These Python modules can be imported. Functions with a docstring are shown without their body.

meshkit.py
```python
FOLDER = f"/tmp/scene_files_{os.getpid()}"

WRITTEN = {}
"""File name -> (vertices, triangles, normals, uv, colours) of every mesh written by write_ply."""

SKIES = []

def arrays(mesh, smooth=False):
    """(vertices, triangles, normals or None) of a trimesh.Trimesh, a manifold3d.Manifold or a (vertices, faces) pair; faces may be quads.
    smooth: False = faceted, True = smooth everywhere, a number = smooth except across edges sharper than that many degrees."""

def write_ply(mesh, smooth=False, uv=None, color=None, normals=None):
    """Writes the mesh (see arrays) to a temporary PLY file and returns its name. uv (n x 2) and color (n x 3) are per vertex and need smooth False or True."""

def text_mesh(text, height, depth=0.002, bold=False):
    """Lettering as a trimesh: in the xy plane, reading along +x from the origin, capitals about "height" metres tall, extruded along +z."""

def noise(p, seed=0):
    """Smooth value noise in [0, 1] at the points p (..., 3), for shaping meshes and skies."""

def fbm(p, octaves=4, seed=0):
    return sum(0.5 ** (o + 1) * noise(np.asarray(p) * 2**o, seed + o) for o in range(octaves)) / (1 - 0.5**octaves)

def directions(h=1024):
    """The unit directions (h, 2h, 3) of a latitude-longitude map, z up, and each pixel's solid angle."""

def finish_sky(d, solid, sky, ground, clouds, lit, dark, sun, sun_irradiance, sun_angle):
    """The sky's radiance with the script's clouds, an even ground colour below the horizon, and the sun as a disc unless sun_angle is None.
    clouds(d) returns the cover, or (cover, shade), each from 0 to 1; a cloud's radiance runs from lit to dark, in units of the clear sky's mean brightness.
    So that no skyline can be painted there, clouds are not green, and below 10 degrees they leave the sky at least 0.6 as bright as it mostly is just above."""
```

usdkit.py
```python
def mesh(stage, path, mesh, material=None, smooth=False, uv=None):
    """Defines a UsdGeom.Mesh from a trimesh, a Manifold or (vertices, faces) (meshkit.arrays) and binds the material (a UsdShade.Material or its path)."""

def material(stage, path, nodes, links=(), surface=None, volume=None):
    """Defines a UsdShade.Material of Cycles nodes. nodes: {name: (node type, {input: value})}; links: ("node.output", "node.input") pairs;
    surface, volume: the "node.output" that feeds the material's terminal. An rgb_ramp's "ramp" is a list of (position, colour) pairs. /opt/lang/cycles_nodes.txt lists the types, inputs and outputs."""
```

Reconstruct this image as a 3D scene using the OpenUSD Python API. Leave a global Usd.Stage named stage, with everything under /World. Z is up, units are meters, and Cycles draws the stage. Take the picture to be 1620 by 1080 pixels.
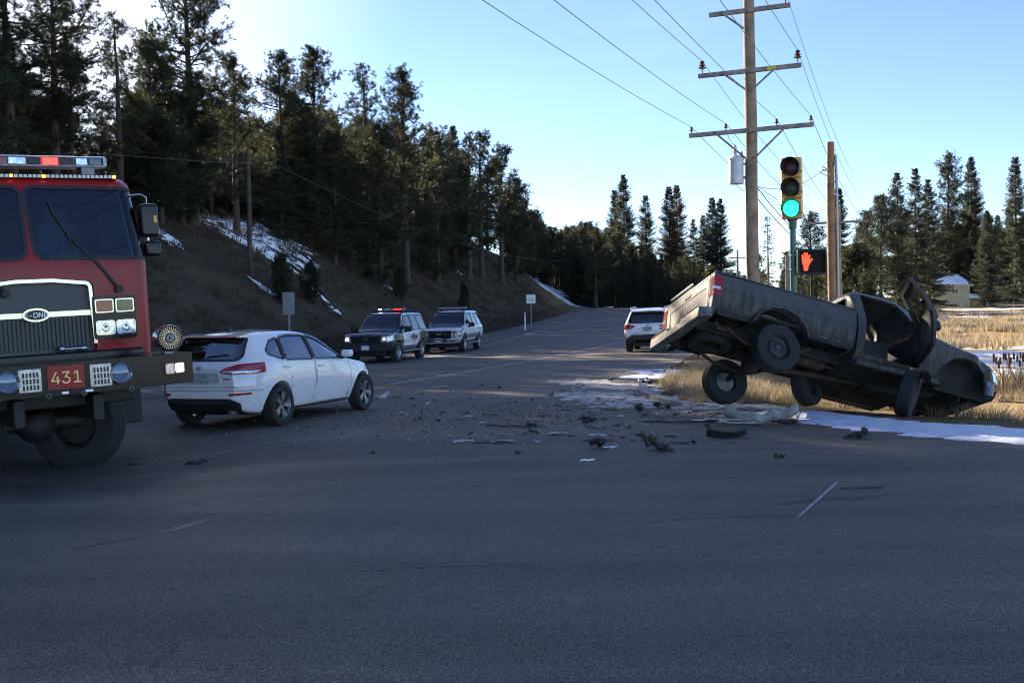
import math, random
import numpy as np, trimesh, usdkit, meshkit
import manifold3d as m3
from manifold3d import Manifold, CrossSection
from scipy.interpolate import PchipInterpolator
import shapely
from shapely.geometry import Polygon, LineString, Point
from pxr import Usd, UsdGeom, UsdLux, UsdShade, Gf, Sdf, Vt

stage = Usd.Stage.CreateInMemory()
UsdGeom.SetStageUpAxis(stage, 'Z')
UsdGeom.SetStageMetersPerUnit(stage, 1.0)
UsdGeom.Xform.Define(stage, '/World')
UsdGeom.Scope.Define(stage, '/World/Looks')
random.seed(4); RNG = np.random.default_rng(11)

# ---------------------------------------------------------------- camera, sky, sun, exposure
PITCH, ROLL, EYE = math.radians(1.27), math.radians(1.1), np.array([0, 0, 1.6])
FPX = 1800.0                                    # focal length in pixels of the 1620 px wide photograph
fwd = np.array([0, math.cos(PITCH), -math.sin(PITCH)])
_r0 = np.array([1.0, 0, 0]); _u0 = np.cross(_r0, fwd)
RIGHT = math.cos(ROLL) * _r0 - math.sin(ROLL) * _u0
UP = math.sin(ROLL) * _r0 + math.cos(ROLL) * _u0
EXPOSURE = 2.1
cam = UsdGeom.Camera.Define(stage, '/World/camera')
cam.CreateHorizontalApertureAttr(36.0); cam.CreateVerticalApertureAttr(24.0)
cam.CreateFocalLengthAttr(36.0 * FPX / 1620.0)
cam.CreateClippingRangeAttr(Gf.Vec2f(0.1, 20000)); cam.CreateExposureAttr(EXPOSURE)
_m = np.eye(4); _m[0, :3], _m[1, :3], _m[2, :3], _m[3, :3] = RIGHT, UP, -fwd, EYE
UsdGeom.Xformable(cam).AddTransformOp().Set(Gf.Matrix4d(*_m.ravel().tolist()))

SUN_AZ, SUN_EL = math.radians(-38.0), math.radians(20.7)    # azimuth from +y towards +x
SUN = np.array([math.sin(SUN_AZ) * math.cos(SUN_EL), math.cos(SUN_AZ) * math.cos(SUN_EL), math.sin(SUN_EL)])
dome = UsdLux.DomeLight.Define(stage, '/World/sky')
dome.GetPrim().SetCustomDataByKey('kind', 'structure')
_sky = usdkit.material(stage, '/World/Looks/sky_look', {
    'sky': ('sky_texture', {'sky_type': 'single_scattering', 'sun_disc': False, 'sun_elevation': SUN_EL, 'sun_rotation': SUN_AZ, 'altitude': 2400.0, 'air_density': 1.0, 'aerosol_density': .6, 'ozone_density': 2.6}),
    'tc': ('texture_coordinate', {}),
    'map': ('mapping', {'scale': (1.2, 1.2, 5.0), 'rotation': (0.0, 0.25, 0.0)}),
    'n': ('noise_texture', {'scale': 1.6, 'detail': 7.0, 'roughness': 0.55, 'distortion': 0.6}),
    'r': ('rgb_ramp', {'ramp': [(0.0, (0, 0, 0)), (0.5, (0.0, 0.0, 0.0)), (0.8, (0.16, 0.16, 0.16))]}),
    'c': ('mix_color', {'blend_type': 'mix', 'b': (5.2, 5.5, 6.0)}),
    'h': ('hsv', {'hue': .512, 'saturation': 1.06, 'value': 1.0}),
    # glow of the low sun in thin high haze
    'dot': ('vector_math', {'math_type': 'dot_product', 'vector2': tuple(SUN)}), 'au': ('map_range', {'range_type': 'smoothstep', 'from_min': .84, 'from_max': .98, 'to_min': 0.0, 'to_max': .9, 'clamp': True}),
    'nn': ('map_range', {'from_min': .25, 'from_max': .75, 'to_min': .45, 'to_max': 1.0, 'clamp': True}), 'gl': ('math', {'math_type': 'multiply'}), 'glow': ('mix_color', {'b': (7.5, 7.3, 7.0)}),
    'bg': ('background_shader', {'strength': 0.06})},
    [('tc.generated', 'map.vector'), ('map.vector', 'n.vector'), ('n.fac', 'r.fac'), ('r.color', 'c.fac'), ('sky.color', 'h.color'), ('h.color', 'c.a'), ('tc.generated', 'dot.vector1'), ('dot.value', 'au.value'), ('n.fac', 'nn.value'), ('au.result', 'gl.value1'), ('nn.result', 'gl.value2'), ('gl.value', 'glow.fac'), ('c.result', 'glow.a'), ('glow.result', 'bg.color')], surface='bg.background')
UsdShade.MaterialBindingAPI.Apply(dome.GetPrim()).Bind(_sky)
sun = UsdLux.DistantLight.Define(stage, '/World/sun')
sun.CreateNormalizeAttr(True); sun.CreateIntensityAttr(1.2); sun.CreateAngleAttr(0.53); sun.CreateColorAttr(Gf.Vec3f(1.0, 0.86, 0.68))
_z = SUN; _x = np.cross([0, 0, 1.0], _z); _x /= np.linalg.norm(_x); _y = np.cross(_z, _x)
_m = np.eye(4); _m[0, :3], _m[1, :3], _m[2, :3] = _x, _y, _z
UsdGeom.Xformable(sun).AddTransformOp().Set(Gf.Matrix4d(*_m.ravel().tolist()))

# ---------------------------------------------------------------- helpers
def ray(px, py):
    """Direction seen at a point of the 1620 x 1080 photograph, with unit depth."""
    return fwd + RIGHT * (px - 810) / FPX - UP * (py - 540) / FPX
def at_depth(px, py, y):
    d = ray(px, py); return EYE + d * (y / d[1])
def on_ground(px, py):
    """Where the ground is met on the line of sight through a point of the photograph."""
    d = ray(px, py); t = np.concatenate([np.linspace(2, 60, 600), np.linspace(60.2, 400, 900)])
    for _ in range(3):
        p = EYE + d * t[:, None]; i = int(np.argmax(p[:, 2] < Gv(p[:, 0], p[:, 1])))
        if i == 0: return EYE + d * t[-1]
        t = np.linspace(t[i - 1], t[i], 30)
    return EYE + d * t[-1]

_used = {}
def numbered(parent, name):
    k = (parent, name); n = _used.get(k, 0); _used[k] = n + 1
    return f'{parent}/{name}' + (f'_{n:03d}' if n else '')
def _path(parent):
    return '/World' if parent is None else str(parent.GetPath())
def tag(p, label=None, cat=None, group=None, kind=None):
    for k, v in (('label', label), ('category', cat), ('group', group), ('kind', kind)):
        if v: p.SetCustomDataByKey(k, v)
    return p
def mat4(R=None, t=(0, 0, 0)):
    m = np.eye(4)
    if R is not None: m[:3, :3] = np.asarray(R)
    m[:3, 3] = t
    return m
def setm(prim, m):
    UsdGeom.Xformable(prim).AddTransformOp().Set(Gf.Matrix4d(*np.asarray(m, float).T.ravel().tolist()))
def thing(name, label, cat, m=None, group=None):
    x = UsdGeom.Xform.Define(stage, numbered('/World', name)).GetPrim()
    if m is not None: setm(x, m)
    return tag(x, label, cat, group)
def obj(name, mesh, material, parent=None, smooth=30, label=None, cat=None, group=None, kind=None):
    p = usdkit.mesh(stage, numbered(_path(parent), name), mesh, material, smooth=smooth).GetPrim()
    return tag(p, label, cat, group, kind)
def RZ(a):
    c, s = math.cos(a), math.sin(a); return np.array([[c, -s, 0], [s, c, 0], [0, 0, 1.0]])
def RY(a):
    c, s = math.cos(a), math.sin(a); return np.array([[c, 0, s], [0, 1, 0], [-s, 0, c.real]])
def RX(a):
    c, s = math.cos(a), math.sin(a); return np.array([[1.0, 0, 0], [0, c, -s], [0, s, c]])
def rot(yaw, pitch=0, roll=0): return RZ(yaw) @ RY(pitch) @ RX(roll)

def tm(man):
    m = man.to_mesh(); return trimesh.Trimesh(np.array(m.vert_properties[:, :3], float), np.array(m.tri_verts), process=False)
def cat_(ms): return trimesh.util.concatenate([x if isinstance(x, trimesh.Trimesh) else tm(x) for x in ms])
def moved(mesh, R=None, t=(0, 0, 0)):
    m = mesh.copy() if isinstance(mesh, trimesh.Trimesh) else tm(mesh); m.apply_transform(mat4(R, t)); return m
def box(x0, x1, y0, y1, z0, z1):
    return Manifold.cube([x1 - x0, y1 - y0, z1 - z0]).translate([x0, y0, z0])
def rbox(x0, x1, y0, y1, z0, z1, r=0.02, n=8):
    """Box with rounded edges."""
    s = Manifold.sphere(r, n)
    return Manifold.batch_hull([s.translate([x, y, z]) for x in (x0 + r, x1 - r) for y in (y0 + r, y1 - r) for z in (z0 + r, z1 - r)])
def cyl(p0, p1, r0, r1=None, n=16):
    """Solid cylinder or cone between two points."""
    p0, p1 = np.asarray(p0, float), np.asarray(p1, float); d = p1 - p0; L = np.linalg.norm(d); d = d / L
    a = np.array([0, 0, 1.0]) if abs(d[2]) < .9 else np.array([1.0, 0, 0])
    u = np.cross(a, d); u /= np.linalg.norm(u); v = np.cross(d, u)
    c = Manifold.cylinder(L, r0, r0 if r1 is None else r1, n)
    return c.transform(np.column_stack([u, v, d, p0]))
def tube(pts, r, n=8, caps=True):
    """Trimesh tube along a polyline; r a number or one radius per point."""
    P = np.asarray(pts, float); r = np.broadcast_to(np.asarray(r, float), (len(P),))
    T = np.gradient(P, axis=0); T /= np.maximum(np.linalg.norm(T, axis=1, keepdims=True), 1e-9)
    ref = np.array([0, 0, 1.0]) if abs(T[0, 2]) < .9 else np.array([1.0, 0, 0])
    V = []
    u = np.cross(ref, T[0]); u /= np.linalg.norm(u)
    for i in range(len(P)):
        u = u - T[i] * (u @ T[i]); u /= np.linalg.norm(u); v = np.cross(T[i], u)
        a = np.arange(n) / n * 2 * math.pi
        V.append(P[i] + r[i] * (np.cos(a)[:, None] * u + np.sin(a)[:, None] * v))
    V = np.vstack(V); F = []
    for i in range(len(P) - 1):
        for k in range(n):
            a, b = i * n + k, i * n + (k + 1) % n
            F += [[a, b, b + n], [a, b + n, a + n]]
    if caps:
        V = np.vstack([V, P[0], P[-1]]); e = (len(P) - 1) * n
        for k in range(n):
            F += [[len(V) - 2, (k + 1) % n, k], [len(V) - 1, e + k, e + (k + 1) % n]]
    return trimesh.Trimesh(V, F, process=False)
def lathe(profile, n=32, axis='y'):
    """Revolve (r, a) pairs about an axis."""
    P = np.asarray(profile, float); a = np.arange(n) / n * 2 * math.pi
    V = np.stack([P[:, 0][:, None] * np.cos(a), np.repeat(P[:, 1][:, None], n, 1), P[:, 0][:, None] * np.sin(a)], -1).reshape(-1, 3)
    F = []
    for i in range(len(P) - 1):
        for k in range(n):
            q, b = i * n + k, i * n + (k + 1) % n
            F += [[q, q + n, b + n], [q, b + n, b]]
    if axis == 'z': V = V[:, [0, 2, 1]]; F = [f[::-1] for f in F]
    elif axis == 'x': V = V[:, [1, 2, 0]]
    return trimesh.Trimesh(V, F, process=False)
def prism(poly, axis, a, b):
    """Polygon extruded along an axis from a to b: axis y takes (x, z) points, axis x takes (y, z), axis z takes (x, y)."""
    if isinstance(poly, Polygon):
        polys = [np.array(poly.exterior.coords)[:-1]] + [np.array(i.coords)[:-1] for i in poly.interiors]
    else: polys = [np.asarray(poly, float)]
    m = CrossSection(polys, m3.FillRule.EvenOdd).extrude(b - a)
    T = {'y': [[1, 0, 0, 0], [0, 0, 1, a], [0, 1, 0, 0]], 'x': [[0, 0, 1, a], [1, 0, 0, 0], [0, 1, 0, 0]], 'z': [[1, 0, 0, 0], [0, 1, 0, 0], [0, 0, 1, a]]}[axis]
    return m.transform(np.array(T, float))
def rpoly(pts, r=0.03, res=4):
    """Polygon with rounded corners."""
    p = Polygon(pts); return p.buffer(-r, join_style=2).buffer(2 * r, quad_segs=res).buffer(-r, quad_segs=res)
def text_on(text, height, origin, right, up, depth=0.003, bold=False, center=True):
    m = meshkit.text_mesh(text, height, depth, bold)
    right, up = np.asarray(right, float), np.asarray(up, float); n = np.cross(right, up)
    if center: m.apply_translation([-(m.bounds[0][0] + m.bounds[1][0]) / 2, -(m.bounds[0][1] + m.bounds[1][1]) / 2, 0])
    m.apply_transform(mat4(np.column_stack([right, up, n]), origin)); return m

# ---------------------------------------------------------------- materials
_mats = {}
def M(name, col=(.5, .5, .5), rough=.5, metal=0.0, var=.0, scale=6.0, bump=0.0, bscale=40.0, coat=0.0, col2=None, dirt=None, emit=None, es=0.0, bevel=0.0, spec=.5, world=False, ramp=(.4, .62), alpha=None):
    """Principled material; col2 mixes in through noise, dirt = (colour, amount, scale), bump = fine relief."""
    if name in _mats: return _mats[name]
    n = {'p': ('principled_bsdf', {'base_color': col, 'roughness': rough, 'metallic': metal, 'coat_weight': coat, 'coat_roughness': .06, 'specular_ior_level': spec})}
    L = []
    src = 'geo.position' if world else 'tc.object'
    n['geo' if world else 'tc'] = ('geometry', {}) if world else ('texture_coordinate', {})
    last = None
    if col2 is not None or var:
        n['n1'] = ('noise_texture', {'scale': scale, 'detail': 5.0, 'roughness': .6}); L.append((src, 'n1.vector'))
        c2 = col2 if col2 is not None else tuple(c * (1 - var) for c in col)
        c1 = col if col2 is not None else tuple(min(1, c * (1 + var * .6)) for c in col)
        n['r1'] = ('rgb_ramp', {'ramp': [(ramp[0], c1), (ramp[1], c2)]}); L.append(('n1.fac', 'r1.fac')); last = 'r1.color'
    if dirt:
        n['n2'] = ('noise_texture', {'scale': dirt[2], 'detail': 6.0, 'roughness': .68}); L.append((src, 'n2.vector'))
        n['r2'] = ('rgb_ramp', {'ramp': [(.42, (0, 0, 0)), (.72, (dirt[1],) * 3)]}); L.append(('n2.fac', 'r2.fac'))
        n['m2'] = ('mix_color', {'blend_type': 'mix', 'a': col, 'b': dirt[0]}); L.append(('r2.color', 'm2.fac'))
        if last: L.append((last, 'm2.a'))
        last = 'm2.result'
    if last: L.append((last, 'p.base_color'))
    nrm = None
    if bevel:
        n['bv'] = ('bevel', {'radius': bevel, 'samples': 4}); nrm = 'bv.bevel'
    if bump:
        n['nb'] = ('noise_texture', {'scale': bscale, 'detail': 4.0}); L.append((src, 'nb.vector'))
        n['b'] = ('bump', {'strength': min(1.0, bump * 20), 'distance': bump}); L.append(('nb.fac', 'b.height'))
        if nrm: L.append((nrm, 'b.normal'))
        nrm = 'b.normal'
    if nrm: L.append((nrm, 'p.normal'))
    if emit is not None:
        n['p'][1].update({'emission_color': emit, 'emission_strength': es})
    _mats[name] = usdkit.material(stage, f'/World/Looks/{name}', n, L, surface='p.BSDF')
    return _mats[name]
def pane(name, tint=(.5, .55, .55), ior=1.5, rough=.02, refl=(1, 1, 1)):
    if name in _mats: return _mats[name]
    _mats[name] = usdkit.material(stage, f'/World/Looks/{name}', {
        't': ('transparent_bsdf', {'color': tint}), 'g': ('glossy_bsdf', {'color': refl, 'roughness': rough}),
        'f': ('fresnel', {'IOR': ior}), 'm': ('mix_closure', {})},
        [('f.fac', 'm.fac'), ('t.BSDF', 'm.closure1'), ('g.BSDF', 'm.closure2')], surface='m.closure')
    return _mats[name]
def leafmat(name, c1, c2, tr=.25, tcol=None, scale=.5):
    """Needles or grass: colour drifts between two tones over clumps and from plant to plant."""
    _mats[name] = usdkit.material(stage, f'/World/Looks/{name}', {
        'tc': ('texture_coordinate', {}), 'o': ('object_info', {}), 'n': ('noise_texture', {'scale': scale, 'detail': 3.0}),
        'i': ('geometry', {}), 'a': ('math', {'math_type': 'multiply_add', 'value2': .5, 'value3': -.12}),
        's': ('math', {'math_type': 'multiply_add', 'value2': .4}), 's2': ('math', {'math_type': 'add'}),
        'r': ('rgb_ramp', {'ramp': [(.25, c1), (.85, c2)]}),
        'p': ('principled_bsdf', {'roughness': .55, 'specular_ior_level': .4}), 't': ('translucent_bsdf', {'color': tcol or c2}), 'm': ('mix_closure', {'fac': tr})},
        [('tc.object', 'n.vector'), ('o.random', 'a.value1'), ('i.random_per_island', 's.value1'), ('n.fac', 's.value3'), ('s.value', 's2.value1'), ('a.value', 's2.value2'),
         ('s2.value', 'r.fac'), ('r.color', 'p.base_color'), ('p.BSDF', 'm.closure1'), ('t.BSDF', 'm.closure2')], surface='m.closure')
    return _mats[name]
# ---------------------------------------------------------------- ground shape
EDGE = [(26, -14), (14, 0), (8, 9.8), (5.95, 13.2), (4.3, 15.9), (3.1, 18.6), (2.65, 20.5), (2.55, 22.5), (2.9, 25.5), (3.7, 29), (8, 46), (14, 70), (22, 102), (30, 130), (36, 150)]
_te = np.array([(-30, -40), (0, -24), (10, -20), (37, -10.5), (45, -8.8), (78, -2.2), (100, 2.4), (125, 8), (160, 12), (220, -10), (400, -60)], float)
VERGE = Polygon(EDGE + [(400, 150), (400, -14)])
_edge_line = LineString(EDGE)
def sstep(a, b, x):
    t = np.clip((np.asarray(x, float) - a) / (b - a), 0, 1); return t * t * (3 - 2 * t)
def toe(y): return np.interp(y, _te[:, 0], _te[:, 1])
def road_z(x, y):
    t = np.clip(y - 25, 0, 85); r = .00028 * t * t + .0476 * np.clip(y - 110, 0, 14) * (1 - np.clip(y - 110, 0, 14) / 28)
    c = -1.6 + .25 * (y - 25)
    r = r + .022 * np.clip(x - c, -8, 9) * sstep(26, 44, y) * sstep(140, 110, y)
    return r - .2 * np.exp(-((x + 5.8) / 2.6) ** 2 - ((y - 13.2) / 3.2) ** 2)
HILL = np.array([(0, 0), (1.5, .35), (3, 1.3), (10, 6.0), (13, 7.5), (20, 9.3), (40, 10.6), (80, 11.5), (140, 11.5), (500, 9)], float)
FIELD = np.array([(-60, -.35), (60, -.35), (100, 0.0), (150, .5), (200, 1.4), (215, 2.0), (260, 4.2), (350, 5), (600, 3), (2000, -20)], float)
def Gv(x, y, bumps=True):
    x, y = np.asarray(x, float), np.asarray(y, float)
    z = road_z(x, y)
    p = shapely.points(x, y)
    inside = shapely.contains(VERGE, p); d = np.where(inside, shapely.distance(_edge_line, p), 0.0)
    d = np.where(y > 150, np.maximum(d, np.clip((x - 36), 0, 60)), d)
    f = np.interp(y + .1 * x, FIELD[:, 0], FIELD[:, 1])
    b = sstep(.3, 9.0, d)
    ditch = -.13 * np.exp(-((d - 4.4) / 1.7) ** 2) * sstep(60, 30, y) * sstep(.5, 2.5, d)
    z = z * (1 - b) + f * b + ditch
    far = sstep(128, 190, y) * (1 - b)
    z = z + far * .03 * np.clip(y - 128, 0, 100)
    s = (toe(y) - x) * .97
    h = np.interp(np.clip(s, 0, None), HILL[:, 0], HILL[:, 1]) * sstep(-40, 20, y + 25)
    if bumps:
        q = np.stack([x, y, 0 * x], -1)
        h = h * (.9 + .25 * meshkit.fbm(q * .09, 3, 5)) + (meshkit.fbm(q * .55, 3, 9) - .5) * .35 * sstep(.5, 4, s)
        z = z + (meshkit.fbm(q * .5, 3, 3) - .5) * .25 * sstep(1.0, 6, d)
    return z + h
def G(x, y): return float(Gv(np.array([x]), np.array([y]))[0])
def P(px, py, dz=0.0):
    p = on_ground(px, py); p[2] += dz; return p
def grid_mesh(xs, ys, zf):
    X, Y = np.meshgrid(xs, ys, indexing='xy'); Z = zf(X.ravel(), Y.ravel()); n = len(xs)
    V = np.column_stack([X.ravel(), Y.ravel(), Z]); i, j = np.meshgrid(np.arange(n - 1), np.arange(len(ys) - 1), indexing='xy')
    a = (j * n + i).ravel(); F = np.vstack([np.column_stack([a, a + 1, a + n + 1]), np.column_stack([a, a + n + 1, a + n])])
    return V, F
def spaced(a, b, d0, lo, hi, grow=1.09):
    """Coordinates every d0 between lo and hi, growing coarser out to a and b."""
    m = list(np.arange(lo, hi, d0)); s = d0
    while m[-1] < b: s *= grow; m.append(m[-1] + s)
    s = d0
    while m[0] > a: s *= grow; m.insert(0, m[0] - s)
    return np.array(m)

# ---------------------------------------------------------------- materials of the ground
def ground_look():
    n = {'g': ('geometry', {}), 'p': ('principled_bsdf', {'roughness': .95, 'specular_ior_level': .1}),
         'x': ('separate_xyz', {}),
         'n1': ('noise_texture', {'scale': .35, 'detail': 6.0, 'roughness': .65}), 'n2': ('noise_texture', {'scale': 3.0, 'detail': 6.0, 'roughness': .7}), 'n3': ('noise_texture', {'scale': 22.0, 'detail': 4.0}),
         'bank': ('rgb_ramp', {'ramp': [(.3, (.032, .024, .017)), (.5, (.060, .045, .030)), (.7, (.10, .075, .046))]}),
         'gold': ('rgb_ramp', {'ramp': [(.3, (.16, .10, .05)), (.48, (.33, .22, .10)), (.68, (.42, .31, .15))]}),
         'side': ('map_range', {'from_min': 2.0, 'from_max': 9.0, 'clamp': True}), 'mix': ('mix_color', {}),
         'add': ('math', {'math_type': 'multiply_add', 'value2': .5}), 'half': ('math', {'math_type': 'multiply', 'value2': .5}),
         'b': ('bump', {'strength': .8, 'distance': .06}), 'dk': ('mix_color', {'blend_type': 'multiply', 'fac': .5}), 'gr': ('rgb_ramp', {'ramp': [(.35, (.35, .33, .3)), (.6, (1, 1, 1))]})}
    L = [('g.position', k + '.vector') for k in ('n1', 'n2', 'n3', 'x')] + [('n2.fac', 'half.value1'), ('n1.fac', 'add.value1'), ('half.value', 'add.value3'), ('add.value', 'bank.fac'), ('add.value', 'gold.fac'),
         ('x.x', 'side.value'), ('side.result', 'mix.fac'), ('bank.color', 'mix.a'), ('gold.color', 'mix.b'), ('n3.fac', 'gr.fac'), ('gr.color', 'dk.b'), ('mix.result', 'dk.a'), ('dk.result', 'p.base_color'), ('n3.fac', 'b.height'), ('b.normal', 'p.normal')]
    return usdkit.material(stage, '/World/Looks/ground_look', n, L, surface='p.BSDF')
def asphalt_look():
    n = {'g': ('geometry', {}), 'p': ('principled_bsdf', {'specular_ior_level': .25}),
         'agg': ('voronoi_texture', {'scale': 75.0}), 'fine': ('noise_texture', {'scale': 160.0, 'detail': 3.0, 'roughness': .7}),
         'mp': ('mapping', {'rotation': (0, 0, math.radians(-14)), 'scale': (.10, .55, 1)}), 'big': ('noise_texture', {'scale': 1.0, 'detail': 7.0, 'roughness': .62, 'distortion': .5}),
         'mid': ('noise_texture', {'scale': 1.7, 'detail': 6.0, 'roughness': .7}), 
         'c1': ('rgb_ramp', {'ramp': [(.32, (.076, .067, .056)), (.45, (.104, .091, .073)), (.56, (.126, .108, .085)), (.70, (.178, .144, .104))]}),
         'c2': ('rgb_ramp', {'ramp': [(.25, (.72, .72, .74)), (.5, (1, 1, 1)), (.75, (1.22, 1.2, 1.16))]}), 'm1': ('mix_color', {'blend_type': 'multiply', 'fac': 1.0, 'use_clamp_result': False}),
         'c3': ('rgb_ramp', {'ramp': [(.38, (.22, .22, .23)), (.5, (.9, .9, .9)), (.62, (2.6, 2.55, 2.45))]}), 'm2': ('mix_color', {'blend_type': 'multiply', 'fac': 1.0}),
         'c4': ('rgb_ramp', {'ramp': [(.0, (.5, .5, .5)), (.35, (1, 1, 1)), (.8, (1.6, 1.57, 1.52))]}), 'm3': ('mix_color', {'blend_type': 'multiply', 'fac': .85}),
         # soil scattered over the crash site
         'sub': ('vector_math', {'math_type': 'subtract', 'vector2': (.4, 18.5, 0)}), 'sc': ('vector_math', {'math_type': 'multiply', 'vector2': (1 / 5.0, 1 / 3.3, 0)}), 'len': ('vector_math', {'math_type': 'length'}),
         'fall': ('map_range', {'from_min': 1.25, 'from_max': .35, 'to_min': 0.0, 'to_max': 1.0, 'clamp': True}), 'dn': ('noise_texture', {'scale': 1.3, 'detail': 7.0, 'roughness': .7}), 'dr': ('rgb_ramp', {'ramp': [(.38, (0, 0, 0)), (.66, (1, 1, 1))]}),
         'dm': ('math', {'math_type': 'multiply'}), 'soil': ('mix_color', {'b': (.17, .118, .075)}),
         # cracks
         'cv': ('voronoi_texture', {'feature': 'distance_to_edge', 'scale': .16}), 'wob': ('noise_texture', {'scale': 1.2, 'detail': 5.0}), 'wm': ('vector_math', {'math_type': 'multiply_add', 'vector2': (1.6, 1.6, 0)}),
         'cr': ('rgb_ramp', {'ramp': [(0.0, (.55, .55, .55)), (.006, (1, 1, 1))]}), 'm4': ('mix_color', {'blend_type': 'multiply', 'fac': .45}),
         'rr': ('map_range', {'from_min': .3, 'from_max': .7, 'to_min': .62, 'to_max': .86, 'clamp': True}),
         'b': ('bump', {'strength': .55, 'distance': .006}), 'bh': ('math', {'math_type': 'add'})}
    L = [('g.position', k + '.vector') for k in ('agg', 'fine', 'mp', 'mid', 'dn', 'wob')] + [('mp.vector', 'big.vector'), ('big.fac', 'c1.fac'), ('mid.fac', 'c2.fac'), ('c1.color', 'm1.a'), ('c2.color', 'm1.b'),
         ('fine.fac', 'c3.fac'), ('m1.result', 'm2.a'), ('c3.color', 'm2.b'), ('agg.distance', 'c4.fac'), ('m2.result', 'm3.a'), ('c4.color', 'm3.b'),
         ('g.position', 'sub.vector1'), ('sub.vector', 'sc.vector1'), ('sc.vector', 'len.vector1'), ('len.value', 'fall.value'), ('dn.fac', 'dr.fac'), ('dr.color', 'dm.value1'), ('fall.result', 'dm.value2'), ('dm.value', 'soil.fac'), ('m3.result', 'soil.a'),
         ('wob.color', 'wm.vector1'), ('g.position', 'wm.vector3'), ('wm.vector', 'cv.vector'), ('cv.distance', 'cr.fac'), ('soil.result', 'm4.a'), ('cr.color', 'm4.b'), ('m4.result', 'p.base_color'),
         ('mid.fac', 'rr.value'), ('rr.result', 'p.roughness'), ('fine.fac', 'bh.value1'), ('agg.distance', 'bh.value2'), ('bh.value', 'b.height'), ('b.normal', 'p.normal')]
    return usdkit.material(stage, '/World/Looks/asphalt_look', n, L, surface='p.BSDF')
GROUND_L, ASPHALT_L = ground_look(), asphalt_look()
PAINT = M('road_paint', (.42, .42, .42), .75, col2=(.16, .16, .16), scale=7, world=True, ramp=(.45, .68))
SNOW_L = M('snow_look', (.80, .83, .88), .6, col2=(.66, .68, .72), scale=1.6, bump=.03, bscale=9, world=True, spec=.3)
DIRTY_SNOW_L = M('dirty_snow_look', (.60, .58, .56), .8, col2=(.16, .12, .085), scale=4.5, bump=.03, bscale=14, world=True, ramp=(.42, .6))
CONCRETE = M('kerb_concrete', (.36, .32, .27), .85, var=.3, scale=3, bump=.004, bscale=60, world=True)

# ---------------------------------------------------------------- ground, road, markings, kerb
_ax = [(toe(y) + 1.2, y) for y in (140, 125, 110, 100, 90, 78, 60, 45, 37, 25, 10, 0, -20)]
ASPH = Polygon([(-55, -26), (40, -26)] + [(x - .05, y) for x, y in EDGE[:-1]] + [(30, 142)] + _ax)
_verts = []
def _ground_z(x, y):
    z = Gv(x, y); ins = shapely.contains(ASPH.buffer(-.15), shapely.points(x, y)); return z - np.where(ins, .07, 0)
gx, gy = spaced(-900, 900, .55, -22, 16), spaced(-60, 1600, .55, -2, 44, 1.05)
V, F = grid_mesh(gx, gy, _ground_z)
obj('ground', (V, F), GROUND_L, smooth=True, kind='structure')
v2, f2 = trimesh.creation.triangulate_polygon(ASPH, engine='earcut')
v3 = np.column_stack([v2, np.zeros(len(v2))]); v3, f3 = trimesh.remesh.subdivide_to_size(v3, f2, 1.6, max_iter=14)
_tm = trimesh.Trimesh(v3, f3); _tm.merge_vertices(); v3, f3 = np.array(_tm.vertices), np.array(_tm.faces)
v3[:, 2] = Gv(v3[:, 0], v3[:, 1], False) + .004
if np.cross(v3[f3[:, 1]] - v3[f3[:, 0]], v3[f3[:, 2]] - v3[f3[:, 0]])[:, 2].sum() < 0: f3 = f3[:, ::-1]
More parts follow.
